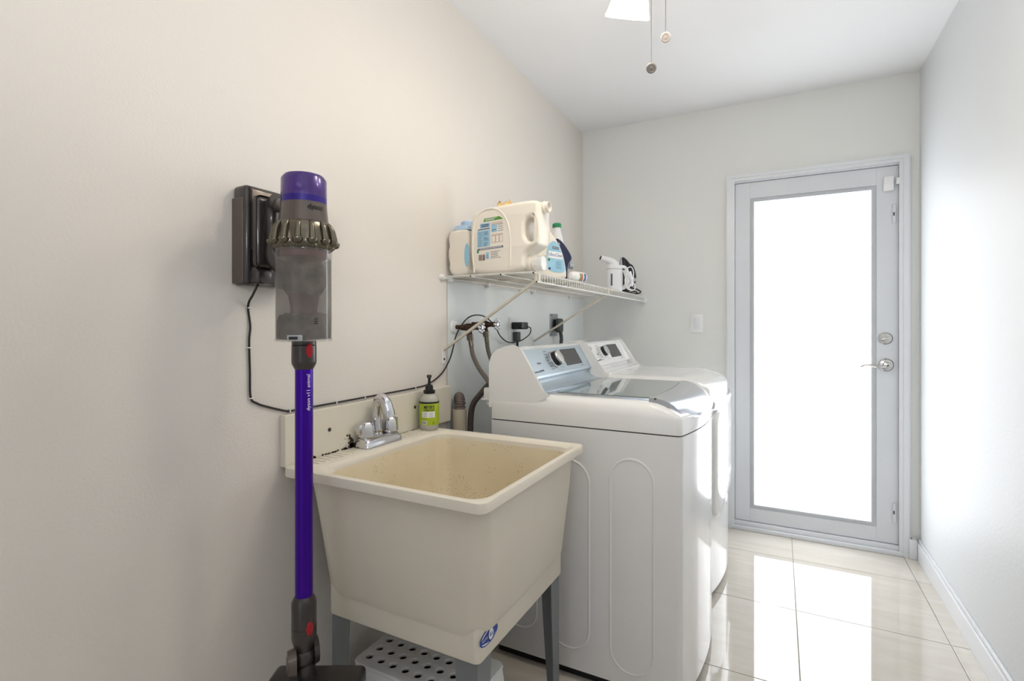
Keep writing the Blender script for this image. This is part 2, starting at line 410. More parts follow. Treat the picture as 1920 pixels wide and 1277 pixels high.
chain(.838, 1.417, 2.23, 1.878); chain(.873, 1.435, 2.23, 1.962)

# ------------------------------------------------------------------ washer and dryer
def bow_rect(x0, xf, xb, y0, y1, z, r=.02, n=14, rb=.008):
    """footprint with a bowed front: xf at the corners, xb in the middle"""
    o = [Vector((x0, y1-rb, z)), Vector((x0+rb*.3, y1-rb*.3, z)), Vector((x0+rb, y1, z))]
    ym = (y0+y1)/2; hw = (y1-y0)/2
    f = lambda y: xf+(xb-xf)*(1-((y-ym)/hw)**2)
    for k in range(5):
        t = PI/2*(1-k/4); yy = y1-r+r*math.sin(t); o.append(Vector((f(y1-r)-r+r*math.cos(t), yy, z)))
    for k in range(1, n):
        y = y1-r-(y1-y0-2*r)*k/n; o.append(Vector((f(y), y, z)))
    for k in range(5):
        t = -PI/2*k/4; yy = y0+r+r*math.sin(t); o.append(Vector((f(y0+r)-r+r*math.cos(t), yy, z)))
    o += [Vector((x0+rb, y0, z)), Vector((x0+rb*.3, y0+rb*.3, z)), Vector((x0, y0+rb, z))]
    return o
def stadium(x0, x1, z0, z1, y, n=12):
    r = (x1-x0)/2; cx = (x0+x1)/2; o = []
    for k in range(n+1): t = PI*k/n; o.append((cx+r*math.cos(t), y, z1-r*1.0+r*math.sin(t)))
    for k in range(n+1): t = PI+PI*k/n; o.append((cx+r*math.cos(t), y, z0+r+r*math.sin(t)))
    return o+[o[0]]
def appliance(kind, label, y0, y1, XB, ZS, top):
    t = thing(kind, label, kind, (.55, (y0+y1)/2, 0)); xb = .235; XF = .888
    P('plinth', MB().rings([bow_rect(xb+.02, XF-.04, XB-.035, y0+.02, y1-.02, z) for z in (.004, .04)]), dark_rub, t)
    cab = P('cabinet', MB().rings([bow_rect(xb, XF, XB, y0, y1, z) for z in (.035, .04, ZS-.004)]), app_w, t)
    P('seam', MB().rings([bow_rect(xb+.003, XF-.004, XB-.004, y0+.003, y1-.003, z) for z in (ZS-.006, ZS+.001)]), seam_d, t)
    for (x0, x1, z0, z1) in ((.672, .808, .075, .745), (.462, .602, .10, .72), (.29, .415, .12, .70)):
        mb = MB(); pts = stadium(x0, x1, z0, z1, y0)
        mb.tube(pts, .0042, 8, cr=False)
        for v in mb.b.verts: v.co.y = y0+(v.co.y-y0)*.5
        P('side_emboss', mb, app_w, cab)
    T = top
    mb = MB().rings([bow_rect(xb, XF, XB, y0, y1, ZS), bow_rect(xb, XF, XB, y0, y1, ZS+.006), bow_rect(xb, XF-.002, XB-.003, y0, y1, T-.048), bow_rect(xb, XF-.010, XB-.012, y0+.0015, y1-.0015, T-.036, .022),
        bow_rect(xb, XF-.045, XB-.048, y0+.004, y1-.004, T-.020, .028), bow_rect(xb, XF-.085, XB-.085, y0+.013, y1-.013, T-.007, .03), bow_rect(xb, XF-.12, XB-.12, y0+.03, y1-.03, T-.001, .03), bow_rect(xb, XF-.15, XB-.15, y0+.045, y1-.045, T, .03)])
    P('top_cover', mb, app_t, t, sharp=50)
    # console: two white cheeks and a white back between them
    prof = [(xb, T-.045), (xb, 1.025), (xb+.008, 1.050), (xb+.028, 1.070), (xb+.065, 1.083), (.325, 1.087), (.338, 1.082), (.350, 1.070), (.430, T+.009), (.447, T+.001), (.430, T-.010), (.38, T-.022)]
    def ex(pf, a, b): return MB().prism(pf, lambda p: Vector((p[0], a, p[1])), lambda p: Vector((p[0], b, p[1])))
    con = P('console', ex(prof, y0+.0025, y0+.042).bevel(.009, 4, 40), app_t, t, sharp=50)
    P('console_cheek', ex(prof, y1-.034, y1-.010).bevel(.008, 3, 40), app_t, con, sharp=50)
    inner = [(x-.006 if x > .3 else x, z-.005 if z > 1.05 else z) for x, z in prof[:8]]+[(.385, .985), (.385, T-.02)]
    ca, cb = y0+.03, y1-.02
    P('console_back', ex(prof[:7]+[(.335, 1.070), (.335, T-.03)], ca, cb), app_t, con)
    pm = panel_bl if kind == 'washer' else app_t
    pa, pb = y0+.036, y1-.03
    S0 = Vector((.343, 0, 1.0775)); S1 = Vector((.3965, 0, .985))
    sl = (S1-S0).normalized(); nn = Vector((-sl.z, 0, sl.x))
    if nn.z < 0: nn = -nn
    if kind == 'dryer': pm = app_t
    P('control_panel', ex([(S0.x-.004, S0.z-.003), (S1.x-.004, S1.z-.003), (S1.x-.03, S1.z-.02), (S0.x-.03, S0.z-.02)], pa, pb), pm, con)
    # cove and ledge under the panel
    cm = panel_bl if kind == 'washer' else app_t
    cov = [(S1.x-.004, S1.z-.0025), (S1.x-.002, S1.z-.010), (S1.x-.010, S1.z-.020), (S1.x-.010, S1.z-.030), (S1.x+.002, T+.016), (S1.x+.022, T+.007), (S1.x+.05, T+.004), (S1.x+.052, T-.01), (S1.x-.04, T-.01), (S1.x-.04, S1.z-.01)]
    P('cove', ex(cov, pa, pb-.004), cm, con)
    def onp(y, s, d=0):   # point on the panel: y along it, s down the slope
        q = S0+Vector((-.004, 0, -.003))+sl*s+nn*(d+.0006); return Vector((q.x, y, q.z))
    # knob
    ky, ks = (y0+.272, .052) if kind == 'washer' else (y0+.205, .050)
    kr = .036 if kind == 'washer' else .031
    kc = onp(ky, ks)
    k_ = P('knob', MB().lathe([(0, 0), (kr, 0), (kr, .004), (kr*.92, .006), (kr*.92, .006), (0, .006)], kc, nn, 32), chrome if kind == 'washer' else app_t, con)
    P('knob_grip', MB().lathe([(kr*.86, .004), (kr*.82, .024), (kr*.5, .024)], kc, nn, 32), black_pl, k_)
    P('knob_cap', MB().lathe([(kr*.84, .0235), (kr*.84, .0265), (kr*.76, .0295), (0, .030)], kc, nn, 32), satin if kind == 'washer' else silver, k_)
    dy0, dy1 = (y0+.372, y0+.552) if kind == 'washer' else (y0+.315, y0+.50)
    P('display', MB().quad(onp(dy0, .012), onp(dy1, .012), onp(dy1, .086), onp(dy0, .086)), disp_m, con)
    mb = MB(); pr = MB()
    def dash(m_, ya, yb, s, w=.0012, d=.0004): m_.quad(onp(ya, s-w, d), onp(yb, s-w, d), onp(yb, s+w, d), onp(ya, s+w, d))
    for k in range(7): dash(mb, dy0+.012+k*.022, dy0+.022+k*.022, .077)
    for k in range(4): dash(mb, dy0+.010, dy0+.018, .022+k*.013)
    P('display_icons', mb, ink_d, con)
    for k in range(7):
        s = .014+k*.0125; off = kr+.012-.008*abs(k-3)/3
        dash(pr, ky-off-.026, ky-off, s, .0011)
        if k > 1: dash(pr, ky+off, ky+off+.018, s, .0008)
    for a_, b_ in ((.11, .122), (.128, .138)): dash(pr, y0+a_, y0+b_, .058, .003)
    dash(pr, y0+.055, y0+.088, .090, .0024); dash(pr, y0+.093, y0+.099, .090, .004); dash(pr, y0+.103, y0+.135, .088, .003)
    dash(pr, dy1-.03, dy1, .094, .0012)
    P('panel_print', pr, ink_d, con, kind='stuff')
    return t, onp, con
wsh, onp, _ = appliance('washer', 'white top-load washer with blue-silver control panel and glass lid, next to the sink', 1.585, 2.250, .930, .832, .926)
W0, W1, TT = 1.585, 2.250, .926
P('hose_inlet', MB().box(.195, .236, 1.600, 1.70, .895, .938, .006, 2).box(.188, .236, 1.598, 1.702, .893, .899, .001, 1).box(.203, .236, 1.612, 1.66, .874, .893), app_t, wsh)
ym = (W0+W1)/2; hw = (W1-W0)/2
lid = P('lid_frame', MB().box(.425, .80, W0+.045, W1-.045, TT-.004, TT+.006, .002, 2), silver, wsh, label='silver lid frame')
def arc(y, xe, xm): return xe+(xm-xe)*(1-((y-ym)/(hw-.05))**2)
ny = 20; ya, yb = W0+.056, W1-.056
pts = [Vector((.470, ya, 0)), Vector((.470, yb, 0))]+[Vector((arc(yb-(yb-ya)*k/ny, .785, .80)-.0, yb-(yb-ya)*k/ny, 0)) for k in range(ny+1)]
P('lid_glass', MB().rings([[p+Vector((0, 0, TT+.004)) for p in pts], [p+Vector((0, 0, TT+.0085)) for p in pts]]), glass_lid, lid, label='tinted glass lid window')
# chrome lip at the front of the lid, bowed and rolled over the front edge
secs = []
for k in range(25):
    y = W0+.040+(W1-W0-.080)*k/24; u = (y-ym)/(hw-.04); q = 1-u*u
    x0 = .785+.018*q; x1 = .888+.044*q
    zl = .866+.010*(1-q)
    top_ = [(x0, TT+.009), (x0+.02, TT+.0095), (x0+(x1-x0)*.45, TT+.004), (x0+(x1-x0)*.72, TT-.008), (x0+(x1-x0)*.90, TT-.025), (x1, TT-.044), (x1+.004, zl+.006), (x1+.002, zl)]
    bot = [(x1-.006, zl), (x0+(x1-x0)*.85, TT-.036), (x0+(x1-x0)*.60, TT-.016), (x0, TT-.006)]
    secs.append([Vector((a, y, b)) for a, b in top_+bot])
P('lid_handle', MB().rings(secs), silver, lid, sharp=50, label='bowed chrome lid handle')
P('lid_latch', MB().box(.802, .808, W0+.038, W0+.043, TT+.004, TT+.010, .001, 1), seam_d, lid)
dry, onpd, dcon = appliance('dryer', 'white dryer with white control panel, between the washer and the back wall', 2.272, 2.930, .930, .832, .940)
P('logo', textmb('LG', .022, lambda c: onpd(2.272+.062+c.x, .022-c.y, .0008), bold=.0006), ink_d, dcon)
mb = MB()   # dryer door: bowed rounded panel, with grip band above
def bow(y, d): return .888+(.930-.888)*(1-((y-2.601)/.329)**2)+d
ol = []
for q in rrect(2.30, 2.90, .345, .800, .06, 0, 8): ol.append((q.x, q.y))
rg = []
for d, ins in ((-.004, 0), (.010, 0), (.016, .006), (.018, .016), (.018, .06), (.016, .12)):
    rg.append([Vector((bow(2.601+(y-2.601)*(1-ins/.3), d), 2.601+(y-2.601)*(1-ins/.3), .572+(z-.572)*(1-ins/.228))) for y, z in ol])
P('door', mb.rings(rg), app_t, dry, sharp=50, label='bowed white dryer door')
rg = []
for k in range(17):
    y = 2.30+.60*k/16
    rg.append([Vector((bow(y, a), y, z)) for a, z in ((-.01, .838), (.010, .842), (.016, .835), (.012, .812), (-.01, .808))])
P('door_grip', MB().rings(rg), silver, dry)

# ------------------------------------------------------------------ utility sink
SX0, SX1, SY0, SY1, SZ = .022, .620, .887, 1.492, .800
snk = thing('utility_sink', 'cream plastic laundry sink with stained basin standing on grey metal legs', 'sink', (.32, 1.19, 0))
oi = (.108, .603, .908, 1.468)   # inner edge
def rl(x0, x1, y0, y1, r, z): return rrect(x0, x1, y0, y1, r, z, 8)
basin = [rl(.12, .545, .985, 1.435, .05, .462), rl(.098, .566, .963, 1.457, .06, .470), rl(.088, .574, .955, 1.464, .055, .492), rl(.070, .590, .937, 1.478, .045, .680), rl(.060, .596, .926, 1.480, .04, .776),
         rl(SX0+.002, SX1-.002, SY0+.002, SY1-.002, .020, .776), rl(SX0, SX1, SY0, SY1, .020, .778), rl(SX0, SX1, SY0, SY1, .020, .797), rl(SX0+.001, SX1-.001, SY0+.001, SY1-.001, .020, .7993), rl(SX0+.003, SX1-.003, SY0+.003, SY1-.003, .020, SZ),
         rl(oi[0]-.006, oi[1]+.004, oi[2]-.004, oi[3]+.004, .045, SZ), rl(oi[0]-.002, oi[1], oi[2], oi[3], .045, SZ-.002), rl(oi[0]+.004, oi[1]-.010, oi[2]+.016, oi[3]-.008, .045, SZ-.010), rl(oi[0]+.005, oi[1]-.016, oi[2]+.032, oi[3]-.010, .045, SZ-.022)]
P('basin', MB().rings(basin, caps=1), sink_m, snk, sharp=32)
ins = [rl(oi[0]+.005, oi[1]-.016, oi[2]+.032, oi[3]-.010, .045, SZ-.022), rl(.116, .580, .948, 1.452, .05, .70), rl(.124, .566, .968, 1.446, .06, .54), rl(.134, .552, .978, 1.436, .07, .498), rl(.165, .52, 1.01, 1.40, .07, .482)]
P('basin_interior', MB().rings(ins, caps=2), basin_in, snk, sharp=60, label='stained tan inside of the basin')
P('drain', MB().lathe([(0, 0), (.030, 0), (.030, .003), (.02, .0035), (0, .001)], (.34, 1.2, .482), (0, 0, 1), 24), chrome, snk)
P('skirt', MB().rings([rl(.110, .548, .980, 1.447, .012, .412), rl(.100, .558, .970, 1.457, .014, .408), rl(.098, .560, .968, 1.459, .016, .414), rl(.098, .560, .968, 1.459, .016, .490)], caps=2).xf(Matrix()), sink_m, snk, sharp=50)
rd = MB()
for y in [.935+.021*k for k in range(8)]+[1.315+.020*k for k in range(7)]:
    rd.box(.030, .080, y-.0032, y+.0032, SZ-.001, SZ+.0028, .0012, 1)
P('ridges', rd, sink_m, snk, kind='stuff')
for (cx, cy, sx, sy) in ((.5525, .9755, -1, 1), (.5525, 1.4515, -1, -1), (.1055, .9755, 1, 1), (.1055, 1.4515, 1, -1)):
    rg = []
    for z, w in ((.425, .062), (.26, .053), (.0, .034)):
        L6 = [(0, 0), (w, 0), (w, .003), (.003, .003), (.003, w), (0, w)]
        rg.append([Vector((cx+sx*a, cy+sy*b, z)) for a, b in L6])
    mb = MB().rings(rg)
    P('leg', mb, legm, snk)
# oval blue sticker on the skirt front
q0 = Vector((.5606, 1.012, .455))
def stk(c, d=0): # local x along y, slanting up
    return q0+Vector((d, c.x*.97-c.y*.08, c.y*1.0+c.x*.02))
def ell(a, b, n=36, c=(0, 0)): return [(c[0]+a*math.cos(2*PI*k/n), c[1]+b*math.sin(2*PI*k/n)) for k in range(n)]
def plate(pts, d, m, name, parent, f=stk):
    return P(name, MB().rings([[f(Vector((x, y, 0)), d) for x, y in pts], [f(Vector((x, y, 0)), d+.0003) for x, y in pts]]), m, parent)
st = plate(ell(.042, .0185), .0000, blue_ink, 'sticker', snk)
st['label'] = 'blue and white oval sticker'
plate([(x, y) for x, y in ell(.038, .0150) if y > .0042 and x < .004], .0006, lab_white, 'sticker_field', st)
plate([(x, y) for x, y in ell(.038, .0150) if y < -.0042 and x < .004], .0006, lab_white, 'sticker_field', st)
plate([(x, y) for x, y in ell(.038, .0150) if y > .0060 and x > .016], .0006, lab_white, 'sticker_field', st)
plate([(x, y) for x, y in ell(.038, .0150) if y < -.0060 and x > .016], .0006, lab_white, 'sticker_field', st)
plate(ell(.0135, .0155, c=(.008, 0)), .0009, blue_ink, 'sticker_ring', st)
plate(ell(.0108, .0128, c=(.008, 0)), .0012, lab_white, 'sticker_badge', st)
P('sticker_print', textmb('E.L', .012, lambda c: stk(Vector((c.x+.008, c.y, 0)), .0018), bold=.0005), blue_ink, st)
P('sticker_word', textmb('MUSTEE', .0072, lambda c: stk(Vector((c.x-.020, c.y, 0)), .0012)), lab_white, st)
# barcode on the left side of the basin
fb = lambda x, z: Vector((x, .9315+(.770-z)*.08, z))
bb = barcode(MB(), .140, .196, .722, .750, lambda x, z: fb(x, z)-Vector((0, .0028, 0)))
P('barcode', bb, ink_d, snk)

# faucet
fy, fx, fz = 1.208, .055, SZ
fa = thing('faucet', 'chrome two-handle faucet with curved spout on the back ledge of the sink', 'faucet', (fx, fy, fz))
P('base', MB().rings([rrect(fx-.030, fx+.030, fy-.080, fy+.080, .012, fz+.001, 5), rrect(fx-.028, fx+.028, fy-.078, fy+.078, .012, fz+.014, 5), rrect(fx-.020, fx+.018, fy-.073, fy+.073, .012, fz+.026, 5), rrect(fx-.017, fx+.014, fy-.070, fy+.070, .010, fz+.028, 5)]), chrome, fa)
P('spout_collar', MB().lathe([(.017, .026), (.017, .030), (.014, .034), (.015, .042), (.012, .046)], (fx-.006, fy, fz), (0, 0, 1), 24), chrome, fa)
P('spout', MB().tube([(fx-.006, fy, fz+.04), (fx-.010, fy, fz+.080), (fx-.006, fy, fz+.118), (fx+.008, fy, fz+.138), (fx+.026, fy, fz+.130), (fx+.038, fy, fz+.100)], lambda t: .0145+.003*t, 18), chrome, fa)
P('aerator', MB().cyl((fx+.037, fy, fz+.103), (fx+.042, fy, fz+.086), .0185, .0178, 20), chrome, fa)
for s_ in (-1, 1):
    hy = fy+s_*.052
    hn = P('handle', MB().lathe([(.022, .026), (.0265, .032), (.026, .040), (.0235, .060), (.0205, .070), (.015, .075), (0, .076)], (fx-.002, hy, fz), (0, 0, 1), 20, lobes=lambda i, t: .0012*math.cos(6*t) if 0 < i < 5 else 0), chrome, fa)
    P('handle_wing', MB().box(-.010, .010, -.006, .030, -.015, .015, .005, 2, Matrix.Translation((fx-.006, hy+s_*.004, fz+.055)) @ Matrix.Rotation(0 if s_ > 0 else PI, 4, 'Z')), chrome, hn)

# backing board behind the faucet
bd = thing('backing_board', 'long white painted board on the wall behind the sink, mouldy bottom edge', 'board', (.01, 1.27, .86))
P('panel', MB().box(0, .020, .899, 1.650, .795, .930, .0015, 1), board_m, bd)
for y, z in ((1.045, .868), (1.428, .878)): P('screw', MB().lathe([(.0055, 0), (.0055, .0015), (0, .0025)], (.020, y, z), (1, 0, 0), 12), seam_d, bd)
mb = MB(); rr = random.Random(3)
def blot(cy, cz, a, b, n=14):
    ps = []
    for k in range(n):
        t = 2*PI*k/n; q = rr.uniform(.45, 1.1); ps.append((cy+a*q*math.cos(t), max(.7985, cz+b*q*math.sin(t))))
    mb.rings([[Vector((.0201, y, z)) for y, z in ps], [Vector((.0204, y, z)) for y, z in ps]])
blot(1.128, .815, .014, .018); blot(1.122, .832, .006, .010); blot(1.112, .838, .004, .004); blot(1.135, .806, .02, .010)
for k in range(16): blot(rr.uniform(.985, 1.12), .799+rr.uniform(0, .004), rr.uniform(.004, .012), rr.uniform(.002, .005))
for k in range(10): blot(rr.uniform(1.30, 1.45), .799, rr.uniform(.006, .014), .002)
for k in range(12): blot(rr.uniform(1.095, 1.13), rr.uniform(.80, .838), .0018, .0018, 7)
P('mould', mb, mold_m, bd, kind='stuff')

# ------------------------------------------------------------------ soap dispenser
sx, sy, sz = .064, 1.452, SZ
so = thing('soap_dispenser', 'hand soap bottle with lime label and black pump in the sink back corner', 'bottle', (sx, sy, sz))
SP = [(0, .0008), (.028, .0008), (.032, .006), (.0335, .014), (.0335, .100), (.031, .112), (.024, .121), (.018, .126), (.017, .130)]
P('bottle', MB().lathe(SP, (sx, sy, sz), (0, 0, 1), 32), soap_m, so)
va = math.atan2(-sy, 1.148-sx)   # side that faces into the room
def wrap(r, c, base, z, a0=va, d=.0004):
    a = a0+c.x/r; return Vector((base[0]+(r+d)*math.cos(a), base[1]+(r+d)*math.sin(a), z+c.y))
lb = P('label_wrap', MB().lathe([(.0338, .020), (.0341, .021), (.0341, .098), (.0338, .099)], (sx, sy, sz), (0, 0, 1), 40, caps=False), lab_lime, so)
P('label_band', MB().lathe([(.0344, .094), (.0344, .100)], (sx, sy, sz), (0, 0, 1), 40, caps=False), ink_k, lb)
P('label_name', textmb("MEYER'S", .0165, lambda c: wrap(.0343, c, (sx, sy), sz+.0815, d=.0003), bold=.0005, xs=.62), ink_k, lb)
P('label_name', textmb('CLEAN DAY', .0075, lambda c: wrap(.0343, c, (sx, sy), sz+.0715, d=.0003), bold=.0003, xs=.95), ink_k, lb)
def wq(m_, x0, x1, z0, z1, d=.0002, n=6):
    for k in range(n):
        a, b = x0+(x1-x0)*k/n, x0+(x1-x0)*(k+1)/n
        m_.quad(*[wrap(.0343, Vector((p, q, 0)), (sx, sy), sz, d=d) for p, q in ((a, z0), (b, z0), (b, z1), (a, z1))])
    return m_
P('label_box', wq(MB(), -.026, .020, .047, .067), lab_white, lb)
P('label_box', wq(MB(), -.026, -.008, .022, .036, n=3), lab_white, lb)
mb = MB()
for k in range(3): wq(mb, -.021, -.006, .0515+k*.005, .0525+k*.005, .0006, 2); wq(mb, 0, .014, .0515+k*.005, .0525+k*.005, .0006, 2)
for k in range(6): wq(mb, -.024+k*.0025, -.0228+k*.0025, .0235, .0345, .0006, 1)
wq(mb, .010, .019, .024, .025, .0004, 1); 
for k in range(3):
    a = 2*PI*k/3+.5; wq(mb, .0145+.003*math.cos(a)-.0012, .0145+.003*math.cos(a)+.0012, .030+.003*math.sin(a)-.001, .030+.003*math.sin(a)+.001, .0004, 1)
P('label_print', mb, ink_k, lb)
P('pump', MB().lathe([(.019, .126), (.020, .128), (.0205, .138), (.014, .140), (.013, .153), (.010, .156), (.0055, .158), (.0045, .172), (.0045, .180)], (sx, sy, sz), (0, 0, 1), 24), black_pl, so)
P('pump_head', MB().lathe([(0, 0), (.006, .001), (.0085, .006), (.008, .012), (0, .014)], (sx, sy, sz+.178), (0, 0, 1), 20).tube([(sx, sy, sz+.186), (sx+.012, sy-.014, sz+.186), (sx+.018, sy-.022, sz+.180)], .004, 8), black_pl, so)

# ------------------------------------------------------------------ step stool under the sink
sto = thing('step_stool', 'white plastic step stool with round holes, on the floor under the sink', 'stool', (.28, 1.17, 0))
def circ(cx, cy, r, n=16): return [(cx+r*math.cos(2*PI*k/n), cy+r*math.sin(2*PI*k/n)) for k in range(n)]
tx0, tx1, ty0, ty1 = .080, .470, 1.068, 1.262
hol = [circ(.112+.043*i, 1.107+.0425*j, .0105) for i in range(8) for j in range(4)]
o_ = [(q.x, q.y) for q in rrect(tx0, tx1, ty0, ty1, .025, 0, 6)]
P('top', slab([o_]+[h_[::-1] for h_ in hol], .005, .0035, lambda c: Vector((c.x, c.y, .215+c.z))), white_pl, sto)
P('hole_shade_sheet', MB().box(tx0+.014, tx1-.014, ty0+.012, ty1-.012, .196, .199), dark_rub, sto)  # added dark sheet stands in for the shade inside the holes
for sgn, xa in ((-1, tx0+.004), (1, tx1-.004)):
    rg = []
    for z, o, w in ((.214, 0, 0), (.15, .010, .004), (.0, .038, .012)):
        x = xa+sgn*o
        rg.append([Vector((x, ty0+.012-w, z)), Vector((x, ty1-.012+w, z)), Vector((x-sgn*.012, ty1-.012+w, z)), Vector((x-sgn*.012, ty0+.012-w, z))])
    P('leg', MB().rings(rg).bevel(.003, 2), white_pl, sto)
P('apron', MB().box(tx0+.012, tx1-.012, ty0+.003, ty0+.009, .03, .212, .002, 1).box(tx0+.012, tx1-.012, ty1-.009, ty1-.003, .12, .212, .002, 1), white_pl, sto)

# ------------------------------------------------------------------ cordless vacuum and its dock
vx, vy = .200, .805
vt = thing('stick_vacuum', 'cordless stick vacuum with purple wand and clear dust bin, hanging from wall dock', 'vacuum', (vx, vy, .30))
C = (vx, vy, 0)
P('filter_cap', MB().lathe([(0, 1.502), (.030, 1.501), (.042, 1.497), (.0475, 1.489), (.048, 1.452), (.048, 1.446)], C, (0, 0, 1), 72, lobes=lambda i, t: .0004*math.cos(36*t) if i > 2 else 0), purple_f, vt, label='ribbed purple filter')
P('filter_band', MB().lathe([(.0484, 1.448), (.0486, 1.434), (.047, 1.433)], C, (0, 0, 1), 48), purple_d, vt)
bd_ = P('motor_body', MB().lathe([(.0485, 1.434), (.050, 1.415), (.0525, 1.392), (.054, 1.370), (.053, 1.340)], C, (0, 0, 1), 48), bronze, vt)
va2 = math.atan2(-vy, 1.148-vx)
P('lettering', textmb('dyson', .0155, lambda c: wrap(.0506, c, (vx, vy), 1.421, a0=va2+.50, d=.0006), bold=.0004), ink_k, bd_)
nl = 14
cyc = P('cyclone_ring', MB().lathe([(.052, 1.392), (.055, 1.388), (.059, 1.368), (.062, 1.352), (.065, 1.345), (.064, 1.338), (.056, 1.328)], C, (0, 0, 1), 168,
    lobes=lambda i, t: (0, 0, .0006, .0015, .0035, .004, .001)[i]*math.cos(nl*t)), pewter, vt, sharp=60)
for k in range(nl):
    a = 2*PI*k/nl; d = Vector((math.cos(a), math.sin(a), 0)); c0 = Vector((vx, vy, 0))
    cn = P('cyclone', MB().tube([c0+d*.053+Vector((0, 0, 1.389)), c0+d*.060+Vector((0, 0, 1.380)), c0+d*.064+Vector((0, 0, 1.362)), c0+d*.066+Vector((0, 0, 1.348))], lambda t: .0042+.0034*t, 8).lathe([(.0085, 0), (.0110, .002), (.0105, .006), (.006, .012), (0, .013)], c0+d*.0655+Vector((0, 0, 1.350)), d*.25+Vector((0, 0, -1)), 12), pewter, cyc, sharp=50)
P('bin', MB().lathe([(.0585, 1.332), (.0605, 1.330), (.0605, 1.315), (.0598, 1.314), (.0598, 1.134), (.0608, 1.133), (.0608, 1.127), (.058, 1.126), (0, 1.126)], C, (0, 0, 1), 56, caps=False), bin_m, vt, label='clear plastic dust bin with dust inside')
P('bin_shroud', MB().lathe([(.050, 1.331), (.050, 1.314), (.036, 1.306), (.034, 1.235), (.028, 1.20), (.030, 1.13), (0, 1.13)], C, (0, 0, 1), 40), maroon, vt)
mb = MB().lathe([(.030, 1.306), (.043, 1.295), (.047, 1.27), (.045, 1.245), (.036, 1.232), (.030, 1.23)], C, (0, 0, 1), 48)
mb.lathe([(.0, 1.19), (.05, 1.185), (.055, 1.17), (.0565, 1.135), (0, 1.13)], C, (0, 0, 1), 48)
for v in mb.b.verts:
    n_ = noise.noise(v.co*60)*.006; d = (v.co-Vector((vx, vy, v.co.z))); v.co += d*n_*12; v.co.z += n_*2
    d = v.co-Vector((vx, vy, v.co.z))
    if d.length > .0575: v.co -= d*(1-.0575/d.length)
P('dust', mb, dust_m, vt, kind='stuff', sharp=180)
P('dust_film', MB().lathe([(.0575, 1.312), (.0580, 1.25), (.0582, 1.18), (.0580, 1.131)], C, (0, 0, 1), 40, caps=False), film_m, vt, kind='stuff')
P('bin_latch', MB().box(-.016, .016, -.004, .008, 0, .014, .003, 2, Matrix.Translation((vx+.030, vy-.050, 1.128)) @ Matrix.Rotation(.5, 4, 'Z')), clear_m, vt)
P('latch_hook', MB().box(-.009, .009, -.006, .002, .004, .010, .001, 1, Matrix.Translation((vx+.030, vy-.052, 1.128)) @ Matrix.Rotation(.5, 4, 'Z')), black_pl, vt)
mb = MB()
for k in range(3):
    for z, w in ((1.176, .004), (1.171, .004), (1.167, .004)): 
        for q in (-1, 1): mb.quad(*[wrap(.0605, Vector((a, b, 0)), (vx, vy), z, a0=va2+.42, d=.0004) for a, b in ((q*.002-.0018, -.0008), (q*.002+.0018, -.0008), (q*.002+.0018, .0008), (q*.002-.0018, .0008))])
P('bin_mark', mb, ink_k, vt)
cw = P('wand_collar', MB().lathe([(.0262, 1.128), (.0262, 1.119), (.0252, 1.1185), (.0265, 1.117), (.0268, 1.082), (.0260, 1.076), (.0200, 1.064)], C, (0, 0, 1), 36), nickel_d, vt)
def button(z, a, parent, w=.0075, h=.016, R=.0265):
    d = Vector((math.cos(a), math.sin(a), 0)); tn = Vector((-d.y, d.x, 0)); c0 = Vector((vx, vy, z))
    rg = []
    for dd, s in ((R-.004, 1), (R+.002, 1), (R+.004, .8)):
        rg.append([c0+d*(dd-.0015*abs(math.cos(2*PI*k/20))**2)+tn*(w*s*math.cos(2*PI*k/20))+Vector((0, 0, h*s*math.sin(2*PI*k/20))) for k in range(20)])
    return P('release_button', MB().rings(rg), red_pl, parent, label='red release button')
button(1.107, va2+.42, cw)
P('wand', MB().lathe([(.0192, 1.075), (.0192, .530)], C, (0, 0, 1), 40), purple, vt, label='long metallic purple wand tube')
def vtxt(c):  # text that runs up the wand
    a = va2+.42-(c.y)/.0192
    return Vector((vx+.0197*math.cos(a), vy+.0197*math.sin(a), 1.013+c.x))
vtx = lambda c: (lambda a: Vector((vx+.0196*math.cos(a), vy+.0196*math.sin(a), 1.013+c.x)))(va2+.50-c.y/.0192)
P('lettering', textmb('dyson v11 animal', .0118, vtx, bold=.0), lab_white, vt)
cl = P('head_collar', MB().lathe([(.0195, .556), (.0235, .550), (.0268, .542), (.0268, .488), (.0260, .4875), (.0268, .487), (.0268, .462), (.022, .445), (.020, .430)], C, (0, 0, 1), 36), nickel_d, vt)
button(.490, va2+.45, cl, .0078, .0155)
jn = P('swivel_joint', MB().sphere((vx, vy, .420), .026, 20, 12).cyl((vx, vy, .42), (vx+.005, vy+.008, .360), .020, .020, 20), nickel_d, vt)
P('swivel_disc', MB().cyl((vx-.012, vy-.034, .415), (vx-.002, vy-.020, .415), .026, .030, 28).cyl((vx-.0135, vy-.036, .415), (vx-.012, vy-.034, .415), .014, .022, 28), bronze, jn)
P('swivel_disc', MB().cyl((vx+.006, vy+.018, .425), (vx+.012, vy+.028, .425), .032, .028, 28), nickel_d, jn)
HM = Matrix.Translation((vx+.022, vy+.012, .338)) @ Matrix.Rotation(TH, 4, 'Z')   # long axis of the head
P('cleaner_head', MB().box(-.104, .104, -.038, .046, -.036, .034, .012, 3, HM), nickel_d, vt)
P('brush_window', MB().box(-.092, .092, -.046, -.020, -.032, .026, .010, 3, HM), black_pl, vt)
P('brush_roll', MB().cyl(HM @ Vector((-.09, -.018, -.022)), HM @ Vector((.09, -.018, -.022)), .019, seg=24), purple_d, vt)
